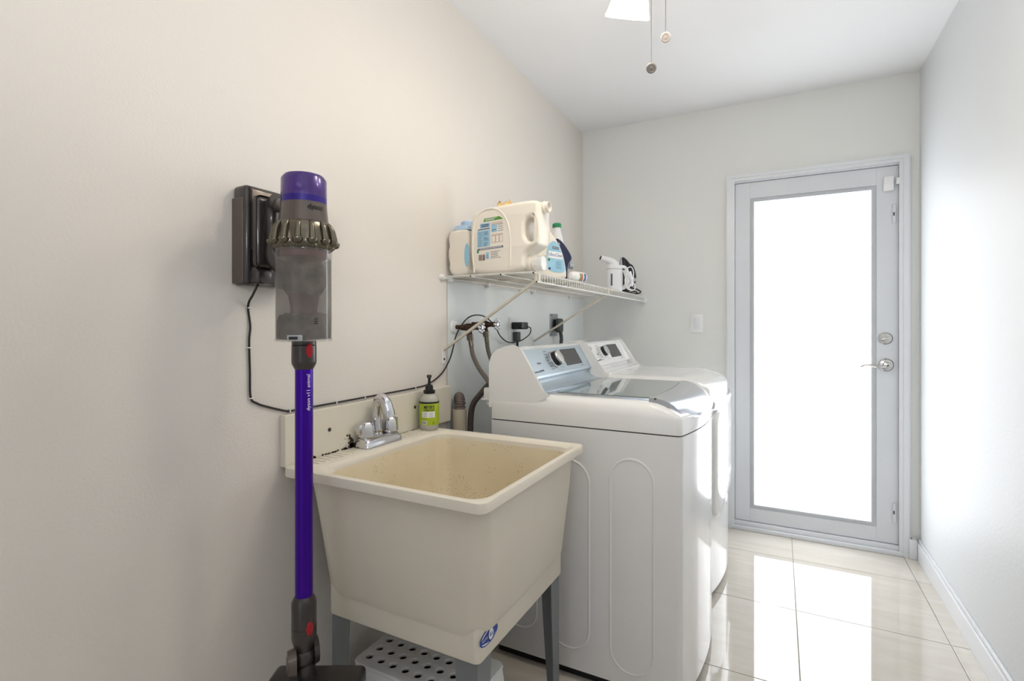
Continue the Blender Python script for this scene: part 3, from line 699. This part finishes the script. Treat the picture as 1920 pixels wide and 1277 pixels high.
# handle: bronze loop toward the dock, with the battery block
P('handle_arm', MB().tube([(vx-.040, vy, 1.425), (vx-.07, vy+.004, 1.438), (vx-.096, vy+.006, 1.444)], lambda t: .0185-.002*t, 20), bronze, vt)
P('grip', MB().tube([(vx-.090, vy+.004, 1.452), (vx-.110, vy+.004, 1.440), (vx-.114, vy+.004, 1.405), (vx-.106, vy+.004, 1.36), (vx-.104, vy+.004, 1.325), (vx-.085, vy+.004, 1.302), (vx-.05, vy+.002, 1.290)], lambda t: .0175+.003*math.cos(t*9), 18), nickel_d, vt)
P('battery', MB().box(vx-.135, vx-.118, vy-.032, vy+.036, 1.295, 1.466, .014, 4), nickel_d, vt)
P('trigger', MB().box(vx-.085, vx-.075, vy-.006, vy+.010, 1.365, 1.405, .004, 2), red_pl, vt)
dk = thing('charging_dock', 'dark grey wall dock behind the stick vacuum with a red release tab', 'dock', (0, .835, 1.37))
P('dock_box', MB().box(.0005, .050, .768, .900, 1.256, 1.492, .010, 3), nickel_d, dk, label='dark glossy box')
P('dock_side_panel', MB().box(.0008, .040, .7665, .770, 1.262, 1.462, .001, 1), bronze, dk)
P('dock_face', MB().box(.046, .054, .780, .890, 1.34, 1.484, .004, 2), bronze, dk)
for y in (.776, .888): P('dock_groove', MB().box(.050, .0532, y, y+.0028, 1.29, 1.486), ink_k, dk)
P('dock_foot', MB().rings([[Vector((.046, .777+y, 1.2585)) for y in (0, .042)]+[Vector((.078, .777+y, 1.2585)) for y in (.042, 0)], [Vector((.046, .777+y, 1.292)) for y in (0, .042)]+[Vector((.078, .777+y, 1.292)) for y in (.042, 0)], [Vector((.046, .780+y, 1.302)) for y in (0, .036)]+[Vector((.062, .780+y, 1.302)) for y in (.036, 0)]]).bevel(.005, 2), nickel_d, dk)
P('release_tab', MB().lathe([(.0085, 0), (.0085, .004), (.006, .006), (0, .0065)], (.050, .876, 1.274), (1, 0, 0), 20), red_pl, dk, label='red round tab')

# ------------------------------------------------------------------ charging cord and clips
def cable(name, pts, r, m, label, cat, seg=8):
    return tag(P(name, MB().tube(pts, r, seg), m), label, cat)
cpath = [(.060, .792, 1.258), (.030, .800, 1.235), (.0045, .806, 1.21), (.004, .812, 1.16), (.004, .809, 1.124), (.004, .811, 1.05), (.004, .813, .987), (.004, .830, .970), (.004, .86, .957), (.004, .917, .938), (.004, .945, .937), (.004, 1.2, .939), (.004, 1.45, .942),
         (.006, 1.53, .950), (.008, 1.606, .981), (.010, 1.655, 1.03), (.012, 1.677, 1.075), (.02, 1.69, 1.13), (.045, 1.715, 1.185), (.060, 1.76, 1.205), (.060, 1.84, 1.20), (.055, 1.93, 1.165), (.03, 2.03, 1.115), (.025, 2.12, 1.085), (.035, 2.22, 1.09), (.050, 2.29, 1.12), (.062, 2.28, 1.150), (.064, 2.245, 1.158)]
P('charging_cord', MB().tube(cpath, .0027, 8), cord_m, dk, label='thin black cord running along the wall to the outlet')
for k, (y, z, v_) in enumerate(((.8095, 1.205, 0), (.809, 1.108, 0), (.815, .984, 0), (.925, .9375, 1), (1.085, .938, 1), (1.20, .939, 1), (1.45, .942, 1))):
    m_ = MB().box(0, .0085, y-(.0015 if v_ else .005), y+(.0015 if v_ else .005), z-(.005 if v_ else .0015), z+(.005 if v_ else .0015), .0006, 1)
    tag(P('cable_clip', m_, wire_w), 'tiny white clip on the black cord '+('just below the wall dock', 'halfway down its vertical run', 'at the bend below the dock', 'at the left end of the long board', 'right of the purple wand', 'above the faucet', 'left of the soap bottle')[k], 'clip', 'clips along the black charging cord')

# ------------------------------------------------------------------ water valves, hoses, standpipe
def valve(y, z, lab_, kind):
    t = thing('water_valve', lab_, 'valve', (0, y, z))
    P('escutcheon', MB().lathe([(.030, 0), (.030, .003), (.024, .010), (.012, .012)] if kind == 0 else [(.022, 0), (.022, .003), (.017, .009), (.010, .010)], (0, y, z), (1, 0, 0), 28), white_pl, t)
    P('pipe', MB().cyl((.005, y, z), (.05, y, z-.002), .0085, seg=14), rust, t)
    P('body', MB().lathe([(.0115, .035), (.0125, .05), (.0155, .062), (.0155, .078), (.011, .090), (.009, .105), (.0105, .107), (.0105, .115), (.004, .117)], (0, y, z-.002), (1, 0, 0), 16).cyl((.070, y, z-.006), (.074, y+.002, z-.034), .010, .011, 14), rust, t)
    P('coupling', MB().cyl((.0735, y+.002, z-.030), (.0755, y+.003, z-.052), .0145, .0135, 12), pewter, t)
    hc = Vector((.128, y, z-.002))
    mb = MB()
    for k in range(8):
        a = 2*PI*k/8; mb.sphere(hc+Vector((0, .0185*math.cos(a), .0185*math.sin(a))), .0068, 10, 7, (.85, 1, 1))
        mb.cyl(hc, hc+Vector((0, .018*math.cos(a), .018*math.sin(a))), .0028, seg=6)
    mb.lathe([(.0, -.007), (.007, -.006), (.007, .006), (.0, .007)], hc, (1, 0, 0), 12)
    P('handwheel', mb, chrome, t, sharp=60)
    return t
valve(1.700, 1.158, 'left water valve with a silver handwheel and large round wall plate', 0)
valve(1.822, 1.170, 'right water valve with a silver handwheel and small round wall plate', 1)
def hose(name, pts, r, m, label):
    t = thing(name, label, 'hose', pts[0])
    P('tube', MB().tube(pts, r, 12), m, t)
    d = (Vector(pts[1])-Vector(pts[0])).normalized()
    P('ferrule', MB().cyl(Vector(pts[0]), Vector(pts[0])+d*.028, r+.0018, r+.0012, 14), pewter, t)
    return t
hose('inlet_hose', [(.0765, 1.703, 1.108), (.088, 1.700, 1.05), (.125, 1.685, 1.00), (.165, 1.665, .97), (.205, 1.645, .940)], .0088, hose_m, 'straight taupe hose from the left valve down to the back of the washer')
hose('inlet_hose', [(.0765, 1.825, 1.120), (.085, 1.825, 1.06), (.115, 1.815, 1.00), (.155, 1.79, .95), (.20, 1.76, .90), (.215, 1.74, .80)], .0088, hose_m, 'curved taupe hose from the right valve going behind the washer')
t = thing('drain_hose', 'dark ribbed drain hose arching from behind the washer down beside the standpipe', 'hose', (.20, 1.68, .97))
P('tube', MB().tube([(.215, 1.72, 1.02), (.20, 1.69, .975), (.15, 1.676, .915), (.10, 1.685, .86), (.082, 1.695, .80), (.078, 1.70, .72), (.078, 1.70, .60)], .0115, 12), hose_d, t)
t = thing('standpipe', 'beige plastic standpipe with a grey ribbed hose elbow hooked into its top', 'pipe', (.048, 1.668, .0))
P('pipe', MB().lathe([(.0265, .0), (.0265, .840), (.022, .840), (.022, .80)], (.048, 1.668, 0), (0, 0, 1), 24, caps=False), pvc, t)
ep = [(.048, 1.668, .815), (.048, 1.668, .85), (.046, 1.672, .868), (.036, 1.682, .882), (.030, 1.694, .878), (.028, 1.704, .860), (.028, 1.708, .80), (.028, 1.708, .70)]
P('hose_elbow', MB().tube(ep, lambda t: .0185+.0022*math.cos(t*120), 18, sub=12), hose_m, t, sharp=180)

# ------------------------------------------------------------------ outlets and plugs
t = thing('wall_outlet', 'white double outlet on the left wall between the valves and the washer', 'outlet', (0, 2.20, 1.135))
P('plate', MB().box(0, .006, 2.165, 2.237, 1.066, 1.205, .002, 1), white_pl, t)
P('surface_raceway', MB().box(0, .014, 2.186, 2.214, .75, 1.066, .002, 1), white_pl, t)
t = thing('power_adapter', 'black block power adapter plugged into the top of the white outlet', 'adapter', (.03, 2.21, 1.165))
P('adapter_body', MB().box(.006, .062, 2.180, 2.255, 1.146, 1.180, .006, 3), black_pl, t)
t = thing('power_plug', 'black plug below the adapter with its cord hanging down behind the washer', 'plug', (.02, 2.215, 1.10))
P('plug_body', MB().box(.006, .032, 2.195, 2.232, 1.088, 1.133, .005, 3), cord_g, t)
P('cord', MB().tube([(.022, 2.214, 1.09), (.022, 2.214, 1.03), (.024, 2.212, .95), (.024, 2.21, .8)], .006, 8), cord_m, t)
t = thing('dryer_outlet', 'steel dryer outlet plate on the left wall behind the dryer', 'outlet', (0, 2.72, 1.18))
P('plate', MB().box(0, .007, 2.655, 2.765, 1.105, 1.232, .002, 1), steel_p, t)
for y, z in ((2.668, 1.222), (2.668, 1.115)): P('screw', MB().cyl((.007, y, z), (.009, y, z), .004, seg=10), ink_k, t)
P('receptacle', MB().cyl((.007, 2.715, 1.170), (.018, 2.715, 1.170), .032, seg=24), black_pl, t)
t = thing('dryer_plug', 'grey angled dryer plug with thick grey cord hanging behind the dryer', 'plug', (.04, 2.72, 1.16))
P('plug_body', MB().box(.018, .050, 2.690, 2.750, 1.125, 1.205, .012, 3), cord_g, t)
P('cord', MB().tube([(.040, 2.722, 1.13), (.044, 2.726, 1.09), (.042, 2.722, 1.04), (.04, 2.72, .92)], .0105, 10), cord_g, t)

# ------------------------------------------------------------------ wire shelf and braces
YA, YB, SH = 1.605, 3.195, 1.350
shf = thing('wire_shelf', 'white vinyl-coated wire shelf on the left wall above the washer and dryer', 'shelf', (0, 2.4, SH))
wm = None; nwire = 64
for k in range(nwire+1):
    y = YA+.004+(YB-YA-.008)*k/nwire
    if wm is None:
        mb = MB().tube([(.012, y, SH), (.392, y, SH), (.4005, y, SH-.003), (.402, y, SH-.012), (.402, y, SH-.038)], .0015, 5, cr=False)
        w = P('wire', mb, wire_w, shf); wm = w; y_first = y
    else:
        w = wm.copy(); COL.objects.link(w); w.parent = shf; w.location = (0, y-y_first, 0)
for x, z, r in ((.012, SH-.005, .0032), (.138, SH-.0045, .003), (.265, SH-.0045, .003), (.394, SH-.0045, .0032), (.4065, SH-.036, .0032)):
    rd_ = P('rod', MB().cyl((x, YA, z), (x, YB, z), r, seg=8), wire_w, shf)
    P('rod_end', MB().cyl((x, YA-.0012, z), (x, YA+.0002, z), r*.95, seg=8), ink_k, rd_)
P('end_bracket', MB().box(.375, .420, YB-.004, BY, SH-.044, SH-.018, .003, 2).box(.388, .408, YB-.012, BY, SH-.018, SH+.004, .002, 1), white_pl, shf)
for y in (1.66, 1.95, 2.28, 2.42, 2.95):
    P('wall_clip', MB().box(0, .020, y-.008, y+.008, SH-.017, SH+.003, .002, 1).cyl((.0, y, SH-.016), (.010, y, SH-.016), .005, seg=8), white_pl, shf)
P('corner_clip', MB().lathe([(.013, 0), (.013, .008), (.008, .016), (0, .017)], (0, 1.612, SH-.002), (1, 0, 0), 14), white_pl, shf)
def brace(y, z0, label, zt, zt0):
    t = thing('shelf_brace', label, 'bracket', (0, y, z0))
    a = Vector((.398, y, zt)); b = Vector((.004, y, zt0)); d = (a-b).normalized(); n_ = Vector((-d.z, 0, d.x))
    rg = [[p+Vector((0, -.006, 0))-n_*.004, p+Vector((0, .006, 0))-n_*.004, p+Vector((0, .006, 0))+n_*.0045, p+Vector((0, -.006, 0))+n_*.0045] for p in (b, a)]
    P('strut', MB().rings(rg), brace_m, t)
    P('hook', MB().box(.388, .408, y-.007, y+.007, zt-.006, SH-.006, .001, 1), brace_m, t)
    P('foot', MB().box(0, .0035, y-.010, y+.010, z0-.028, zt0+.010, .001, 1), white_pl, t)
    P('screw', MB().lathe([(.005, 0), (.004, .002), (0, .003)], (.0035, y, z0-.010), (1, 0, 0), 10), seam_d, t)
brace(1.628, 1.044, 'diagonal beige brace under the near end of the wire shelf', 1.322, 1.070)
brace(2.445, 1.066, 'diagonal brace under the far half of the wire shelf', 1.318, 1.082)

# ------------------------------------------------------------------ things on the shelf
ZB = SH+.0022
JY = 1.627
jug = thing('detergent_jug', 'large empty cream detergent jug with printed back label, nearest on the shelf', 'jug', (.27, 1.68, ZB))
ol = chaikin([(.156, ZB), (.128, 1.372), (.118, 1.444), (.122, 1.560), (.142, 1.588), (.185, 1.594), (.240, 1.602), (.330, 1.606), (.402, 1.606), (.404, 1.575), (.402, 1.500), (.402, 1.458), (.396, 1.446), (.352, 1.424), (.347, 1.400), (.348, ZB)], 2)
hole = chaikin([(.352, 1.545), (.385, 1.545), (.388, 1.465), (.360, 1.460), (.344, 1.49)], 2)
HD = .052
P('jug_body', slab([ol, hole[::-1]], HD, .016, lambda c: Vector((c.x, JY+HD+c.z, c.y)), 4), jug_m, jug, sharp=60)
P('neck', MB().lathe([(.0205, -.012), (.0205, .004), (.0225, .006), (.0225, .010), (.0195, .012), (.0195, .024), (.0165, .024), (.0165, -.004)], (.402, JY+HD-.008, 1.583), (1, 0, .06), 24, caps=False), jug_m, jug)
P('neck_hollow', MB().cyl((.412, JY+HD-.008, 1.5835), (.413, JY+HD-.008, 1.5835), .0165), seamm, jug)
sc_ = (.348, JY+HD-.006, 1.386)
P('spout_collar', MB().lathe([(.030, -.004), (.030, .010), (.027, .013), (.029, .020), (.029, .026)], sc_, (1, 0, 0), 28), jug_m, jug)
cp = P('measuring_cup', MB().lathe([(.026, .024), (.0265, .026), (.0285, .058), (.0285, .060)], sc_, (1, 0, 0), 28, caps=False), clear_m, jug, label='clear plastic measuring cup on the spout')
P('cup_disc', MB().lathe([(0, .052), (.026, .052), (.026, .054), (0, .054)], sc_, (1, 0, 0), 28), lab_white, cp)
# raised arch around the label
ar = [(.140, 1.36), (.133, 1.45), (.140, 1.54), (.165, 1.580), (.205, 1.592), (.250, 1.578), (.282, 1.530), (.292, 1.45), (.290, 1.375)]
P('label_arch', MB().tube([(x, JY+.0012, z) for x, z in ar], .0035, 8), jug_m, jug)
fj = lambda x, z, d=0: Vector((x, JY-.0004-d, z))
# label coordinates: u right 0..1, v up 0..1 within the printed area, with the slight rise to the right
def lj(u, v, d=0): return fj(.146+.130*u, 1.385+.170*v+.007*u, d)
def rect(m_, u0, u1, v0, v1, d=0): return m_.quad(lj(u0, v0, d), lj(u1, v0, d), lj(u1, v1, d), lj(u0, v1, d))
lab = P('back_label', MB().quad(lj(.26, .93), lj(.90, .93), lj(.78, 1.0), lj(.30, 1.0)), lab_green, jug, label='printed back label with green banner')
mb = MB(); rect(mb, .15, .48, .80, .90); rect(mb, .06, .48, .39, .75); rect(mb, .52, .70, .68, .84, 0); rect(mb, .34, .44, .12, .26); P('label_blue', mb, lab_blue, lab)
mb = MB(); rect(mb, .54, .68, .70, .79, .0004); P('label_blue', mb, lab_blue2, lab)
mb = MB(); rect(mb, .08, .48, .765, .785, .0002); rect(mb, .10, .90, .325, .365, .0002); P('label_bar', mb, lab_navy, lab)
mb = MB()
for k in range(11):
    v = .41+.029*k
    rect(mb, .09, .09+random.uniform(.10, .18), v, v+.006, .0004); 
    if k % 4 != 3: rect(mb, .27, .27+random.uniform(.10, .19), v, v+.010, .0004)
for k in range(2): rect(mb, .18, .44, .82+k*.035, .84+k*.035, .0004)
for k in range(5): rect(mb, .50, .50+random.uniform(.2, .34), .12+k*.035, .127+k*.035, .0004)
for k in range(4): rect(mb, .73, .90, .69+k*.045, .698+k*.045, .0004)
rect(mb, .56, .60, .715, .735, .0008); rect(mb, .62, .66, .72, .74, .0008)
P('label_text', mb, lab_navy, lab, kind='stuff')
mb = MB()
for k in range(2): rect(mb, .52, .88, .875-k*.03, .883-k*.03, .0004)
for a, b in ((.53, .65), (.66, .77), (.78, .89)):
    rect(mb, a, b, .62, .628, .0003); rect(mb, a, b, .45, .456, .0003); rect(mb, a, a+.007, .45, .60, .0003); rect(mb, b-.007, b, .45, .60, .0003); rect(mb, a, b, .597, .603, .0003)
P('label_text', mb, lab_red, lab, kind='stuff')
mb = MB(); rect(mb, .14, .86, .34, .352, .0006); rect(mb, .33, .62, .945, .952, .0004); rect(mb, .33, .62, .962, .969, .0004); rect(mb, .33, .70, .977, .984, .0004); P('label_text', mb, lab_white, lab, kind='stuff')
P('label_bottle_icon', MB().rings([[lj(.05, .27, .0002), lj(.11, .27, .0002), lj(.11, .32, .0002), lj(.09, .36, .0002), lj(.07, .36, .0002), lj(.05, .32, .0002)], [lj(.05, .27, .0003), lj(.11, .27, .0003), lj(.11, .32, .0003), lj(.09, .36, .0003), lj(.07, .36, .0003), lj(.05, .32, .0003)]]), cap_green, lab)
P('barcode', barcode(MB(), .160, .186, 1.402, 1.424, lambda x, z: fj(x, z+.001, .0003)), maroon, lab)
mb = MB()
for k in range(3):
    a = 2*PI*k/3+PI/2; cx, cz = .1965, 1.4165
    mb.quad(*[fj(cx+.0045*math.cos(a+q)*s, cz+.0055*math.sin(a+q)*s, .0006) for q, s in ((-.5, .7), (-.5, 1.1), (.5, 1.1), (.5, .7))])
P('label_recycle_mark', mb, blue_ink, lab)

# left jug against the wall
t = thing('laundry_jug', 'white jug with pale blue shoulder and cap, against the wall behind the large jug', 'jug', (.06, 1.71, ZB))
ol = chaikin([(.030, ZB), (.012, 1.385), (.018, 1.400), (.010, 1.425), (.010, 1.455), (.017, 1.470), (.011, 1.49), (.013, 1.515), (.024, 1.530), (.090, 1.532), (.105, 1.52), (.112, 1.45), (.106, 1.38), (.095, ZB)], 2)
P('jug_body', slab([ol], .075, .012, lambda c: Vector((c.x, 1.715+c.z, c.y)), 3), jug_m, t, sharp=60)
P('shoulder', MB().rings([rrect(.022, .098, 1.648, 1.78, .02, 1.531), rrect(.030, .092, 1.655, 1.77, .02, 1.548), rrect(.036, .088, 1.665, 1.76, .02, 1.552)]), cap_blue, t)
P('cap', MB().lathe([(.026, 1.552), (.027, 1.554), (.027, 1.566), (.022, 1.571), (0, 1.572)], (.066, 1.70, 0), (0, 0, 1), 28, lobes=lambda i, t: .0005*math.cos(14*t)), cap_blue, t)
P('label_oval', MB().rings([[Vector((.100+.012*math.cos(a), 1.6398-d, 1.43+.045*math.sin(a))) for a in (2*PI*k/24 for k in range(24))] for d in (0, .0006)]), lab_blue2, t)

# UltraClean jug, turned toward the room
ya_ = math.radians(60)
M = Matrix.Translation((.298, 1.835, ZB)) @ Matrix.Rotation(ya_, 4, 'Z')   # local x runs along its front face, local -y faces the room
t = thing('ultra_clean_jug', 'white detergent jug with pale blue front label, right of the large jug', 'jug', (.32, 1.90, ZB))
ol = chaikin([(.004, 0), (0, .03), (.002, .13), (.010, .185), (.022, .203), (.055, .203), (.085, .185), (.118, .145), (.142, .10), (.154, .05), (.158, .02), (.154, 0)], 2)
P('jug_body', slab([ol], .040, .014, lambda c: M @ Vector((c.x, .040+c.z, c.y)), 4), jug_m, t, sharp=60)
P('cap', MB().lathe([(.019, .195), (.021, .200), (.021, .222), (.019, .226), (0, .227)], (0, 0, 0), (0, 0, 1), 24).xf(M @ Matrix.Translation((.038, .040, 0))), lab_white, t)
lo = chaikin([(.052, .028), (.048, .09), (.056, .135), (.085, .155), (.105, .148), (.128, .105), (.142, .06), (.146, .024)], 2)
fu = lambda x, z, d=0: M @ Vector((x, -.0006-d, z))
lab = P('front_label', MB().rings([[fu(x, z, 0) for x, z in lo], [fu(x, z, .0003) for x, z in lo]]), lab_blue2, t, label='pale blue printed label')
P('label_field', MB().quad(fu(.057, .084, .0005), fu(.132, .080, .0005), fu(.128, .107, .0005), fu(.060, .112, .0005)), lab_white, lab)
P('label_name', textmb('UltraClean', .0185, lambda c: fu(.0955+c.x, .096+c.y-.04*c.x, .0009), xs=.86), blue_ink, lab)
P('label_logo', MB().quad(fu(.078, .120, .0005), fu(.112, .117, .0005), fu(.110, .142, .0005), fu(.078, .146, .0005)), lab_blue, lab)
P('label_logo', MB().quad(fu(.079, .121, .0008), fu(.111, .118, .0008), fu(.111, .128, .0008), fu(.079, .131, .0008)), lab_navy, lab)
P('label_logo', textmb('KIRKLAND', .0075, lambda c: fu(.095+c.x, .1245+c.y-.09*c.x, .0011), xs=.75), lab_white, lab)
mb = MB()
for k in range(4): mb.quad(fu(.096, .044+k*.008, .0006), fu(.124, .043+k*.008, .0006), fu(.124, .0445+k*.008, .0006), fu(.096, .0455+k*.008, .0006))
mb.quad(fu(.060, .036, .0006), fu(.070, .036, .0006), fu(.070, .045, .0006), fu(.060, .045, .0006))
P('label_text', mb, blue_ink, lab, kind='stuff')
P('label_leaf', MB().quad(fu(.056, .072, .0006), fu(.066, .070, .0006), fu(.068, .082, .0006), fu(.057, .080, .0006)), cap_green, lab)

# tall bottle with a green cap, behind
t = thing('green_cap_bottle', 'tall pale bottle with a green cap behind the jug with the blue label', 'bottle', (.212, 2.255, ZB-.0))
P('bottle', MB().lathe([(0, 0), (.030, 0), (.033, .004), (.033, .20), (.026, .235), (.018, .262), (.017, .285)], (.212, 2.255, ZB-.0), (0, 0, 1), 28), jug_w, t)
P('cap', MB().lathe([(.021, .276), (.0215, .278), (.0215, .292), (.018, .296), (0, .296)], (.212, 2.255, ZB-.0), (0, 0, 1), 24), cap_green, t)
# crumpled orange bag
mb = MB(); mb.rings([[Vector((.155+(w+.012*noise.noise(Vector((k*.7, z*9, 1))))*math.cos(2*PI*k/24), 1.835+(d+.008*noise.noise(Vector((k*.9, z*9, 5))))*math.sin(2*PI*k/24), ZB+z+(.018*noise.noise(Vector((k*.8, 2, z))) if z > .26 else 0))) for k in range(24)] for z, w, d in ((0, .035, .020), (.05, .042, .028), (.15, .040, .026), (.25, .036, .022), (.293, .036, .010), (.312, .032, .003))])
tag(P('refill_bag', mb, orange_m, sharp=20), 'orange and yellow crumpled bag whose top shows above the large jug', 'bag')

# irons
def iron(name, label, loc, yaw, H, body_m, sole_m, tilt=0):
    t = thing(name, label, 'iron', (0, 0, 0))
    s = H/.25
    so_ = chaikin([(-.050, 0), (-.056, .05), (-.05, .13), (-.025, .21), (0, .25), (.025, .21), (.05, .13), (.056, .05), (.050, 0)], 2)
    P('soleplate', slab([[(a*s*.85, b*s) for a, b in so_]], .003, .001, lambda c: Vector((-.004+c.z, c.x, c.y)), 1), sole_m, t)
    sk = chaikin([(0, .002), (0, .238), (.008, .246), (.040, .222), (.066, .185), (.088, .145), (.088, .125), (.070, .105), (.062, .05), (.062, .002)], 2)
    sk2 = [(a*s, b*s) for a, b in sk]
    mb = slab([sk2], .042*s, .018*s, lambda c: Vector((c.x, c.z*(1-.6*(c.y/H)**2), c.y)), 4)
    P('body', mb, body_m, t, sharp=60)
    if H > .21: P('handle', MB().tube([(.040*s, 0, .20*s), (.075*s, 0, .185*s), (.098*s, 0, .13*s), (.095*s, 0, .07*s), (.060*s, 0, .030*s)], .010*s, 12), body_m, t)
    P('dial', MB().lathe([(.018*s, 0), (.018*s, .022*s), (.010*s, .028*s), (0, .028*s)], (.078*s, 0, .100*s), (1, 0, -.2), 20), silver, t)
    P('heel', MB().box(.0, .075*s, -.036*s, .036*s, 0, .012*s, .003, 2), black_pl, t)
    t.location = loc; t.rotation_euler = (0, tilt, yaw)
    return t
iron('steam_iron', 'navy blue iron standing on its heel beside the jug with the blue label', (.262, 2.115, ZB), .75, .205, navy, black_pl, 0)
iron('steam_iron', 'black iron standing on its heel at the far end of the shelf', (.325, 2.93, ZB+.001), .62, .215, black_pl, silver, .06)
cable('iron_cord', [(.385, 3.03, ZB+.02), (.35, 3.09, ZB+.035), (.36, 3.15, ZB+.04), (.39, 3.17, ZB+.022), (.38, 3.12, ZB+.008), (.33, 3.07, ZB+.006), (.36, 3.01, ZB+.006), (.38, 3.09, ZB+.018), (.37, 3.16, ZB+.006)], .0042, cord_m, 'black iron cord coiled at the far end of the shelf', 'cord')
# small lying bottle with striped label
t = thing('lying_bottle', 'small white bottle lying on its side with a striped colourful label', 'bottle', (.365, 2.13, ZB+.022))
bx = Vector((.30, .95, 0)).normalized(); b0 = Vector((.352, 2.065, ZB+.0235))
P('bottle', MB().lathe([(0, 0), (.012, .001), (.020, .008), (.0225, .022), (.0225, .085), (.021, .092), (0, .094)], b0, bx, 28), jug_w, t)
for k, m_ in enumerate((lab_green, mat('stripe_orange', (222, 130, 50), .5), mat('stripe_red', (196, 44, 52), .5), lab_white, mat('stripe_teal', (30, 110, 140), .5), blue_ink)):
    mb = MB(); h0 = .040+k*.0075
    a_ = Vector((0, 0, 1)); e_ = Vector((bx.y, -bx.x, 0))
    rg = [[b0+bx*h_+(e_*math.cos(q)+a_*math.sin(q))*.0229 for q in (-.9+.22*i for i in range(8))] for h_ in (h0, h0+.0070)]
    P('label_stripe', mb.rings(rg, caps=False, closed=False), m_, t)
# garment steamer
st_ = thing('garment_steamer', 'white handheld garment steamer with dark water window, left of the black iron', 'steamer', (.352, 2.735, ZB))
cx, cy = .352, 2.735
Ms = Matrix.Translation((cx, cy, ZB)) @ Matrix.Rotation(math.radians(35), 4, 'Z')
def oval(a, b, z, x=0, n=28): return [Ms @ Vector((x+a*math.cos(2*PI*k/n), b*math.sin(2*PI*k/n), z)) for k in range(n)]
P('tank', MB().rings([oval(.041, .030, 0), oval(.043, .032, .006), oval(.046, .034, .07), oval(.044, .032, .118)]), white_pl, st_)
P('seam', MB().rings([oval(.0435, .0315, .117), oval(.0435, .0315, .121)]), ink_d, st_)
P('head', MB().rings([oval(.044, .032, .120), oval(.041, .030, .132, -.002), oval(.034, .026, .146, -.010)]).tube([Ms @ Vector(p) for p in ((.004, 0, .138), (-.014, 0, .156), (-.040, 0, .169), (-.068, 0, .176))], lambda q: .026-.012*q, 18), white_pl, st_, sharp=60)
P('nozzle', MB().cyl(Ms @ Vector((-.066, 0, .176)), Ms @ Vector((-.078, 0, .180)), .0155, .0145, 18), white_pl, st_)
P('nozzle_tip', MB().cyl(Ms @ Vector((-.078, 0, .180)), Ms @ Vector((-.081, 0, .181)), .012, .011, 18), ink_k, st_)
# window on the side towards the room
dv = Vector((1.148-cx, -cy, 0)).normalized(); a_w = math.atan2(dv.y, dv.x)-math.radians(35)
def ow(a, z, d): 
    return Ms @ Vector(((.0445+d)*math.cos(a), (.0327+d)*math.sin(a), z))
P('water_window', MB().rings([[ow(a_w-.38+q*.03, z, .0022) for q in range(8)] for z in (.028, .040, .060, .085, .092)], caps=False, closed=False), lab_navy, st_)
P('grip', MB().tube([Ms @ Vector(p) for p in ((.030, 0, .135), (.060, 0, .128), (.072, 0, .10), (.070, 0, .05), (.045, 0, .012))], .0095, 12), white_pl, st_)
P('plug', MB().tube([Ms @ Vector((.074, -.025, .105)), Ms @ Vector((.086, -.026, .06)), Ms @ Vector((.088, -.024, .025))], lambda q: .010-.002*q, 12), white_pl, st_)
wc = [(.050, -.026, .10), (.066, -.030, .125), (.085, -.030, .128), (.097, -.028, .10), (.092, -.026, .06), (.07, -.034, .02), (.075, -.036, .008), (.100, -.030, .006), (.105, -.026, .03), (.085, -.030, .055), (.055, -.036, .09), (.046, -.036, .05), (.058, -.040, .012), (.08, -.038, .004)]
P('cord', MB().tube([Ms @ Vector(p) for p in wc], .003, 8), white_pl, st_)
for k in range(4):
    P('cord_wrap', MB().tube([Ms @ Vector((.046+.006*k, -.020-.003*k, .012)), Ms @ Vector((.052+.007*k, -.030, .06)), Ms @ Vector((.040+.006*k, -.022-.003*k, .112))], .0028, 8), white_pl, st_)
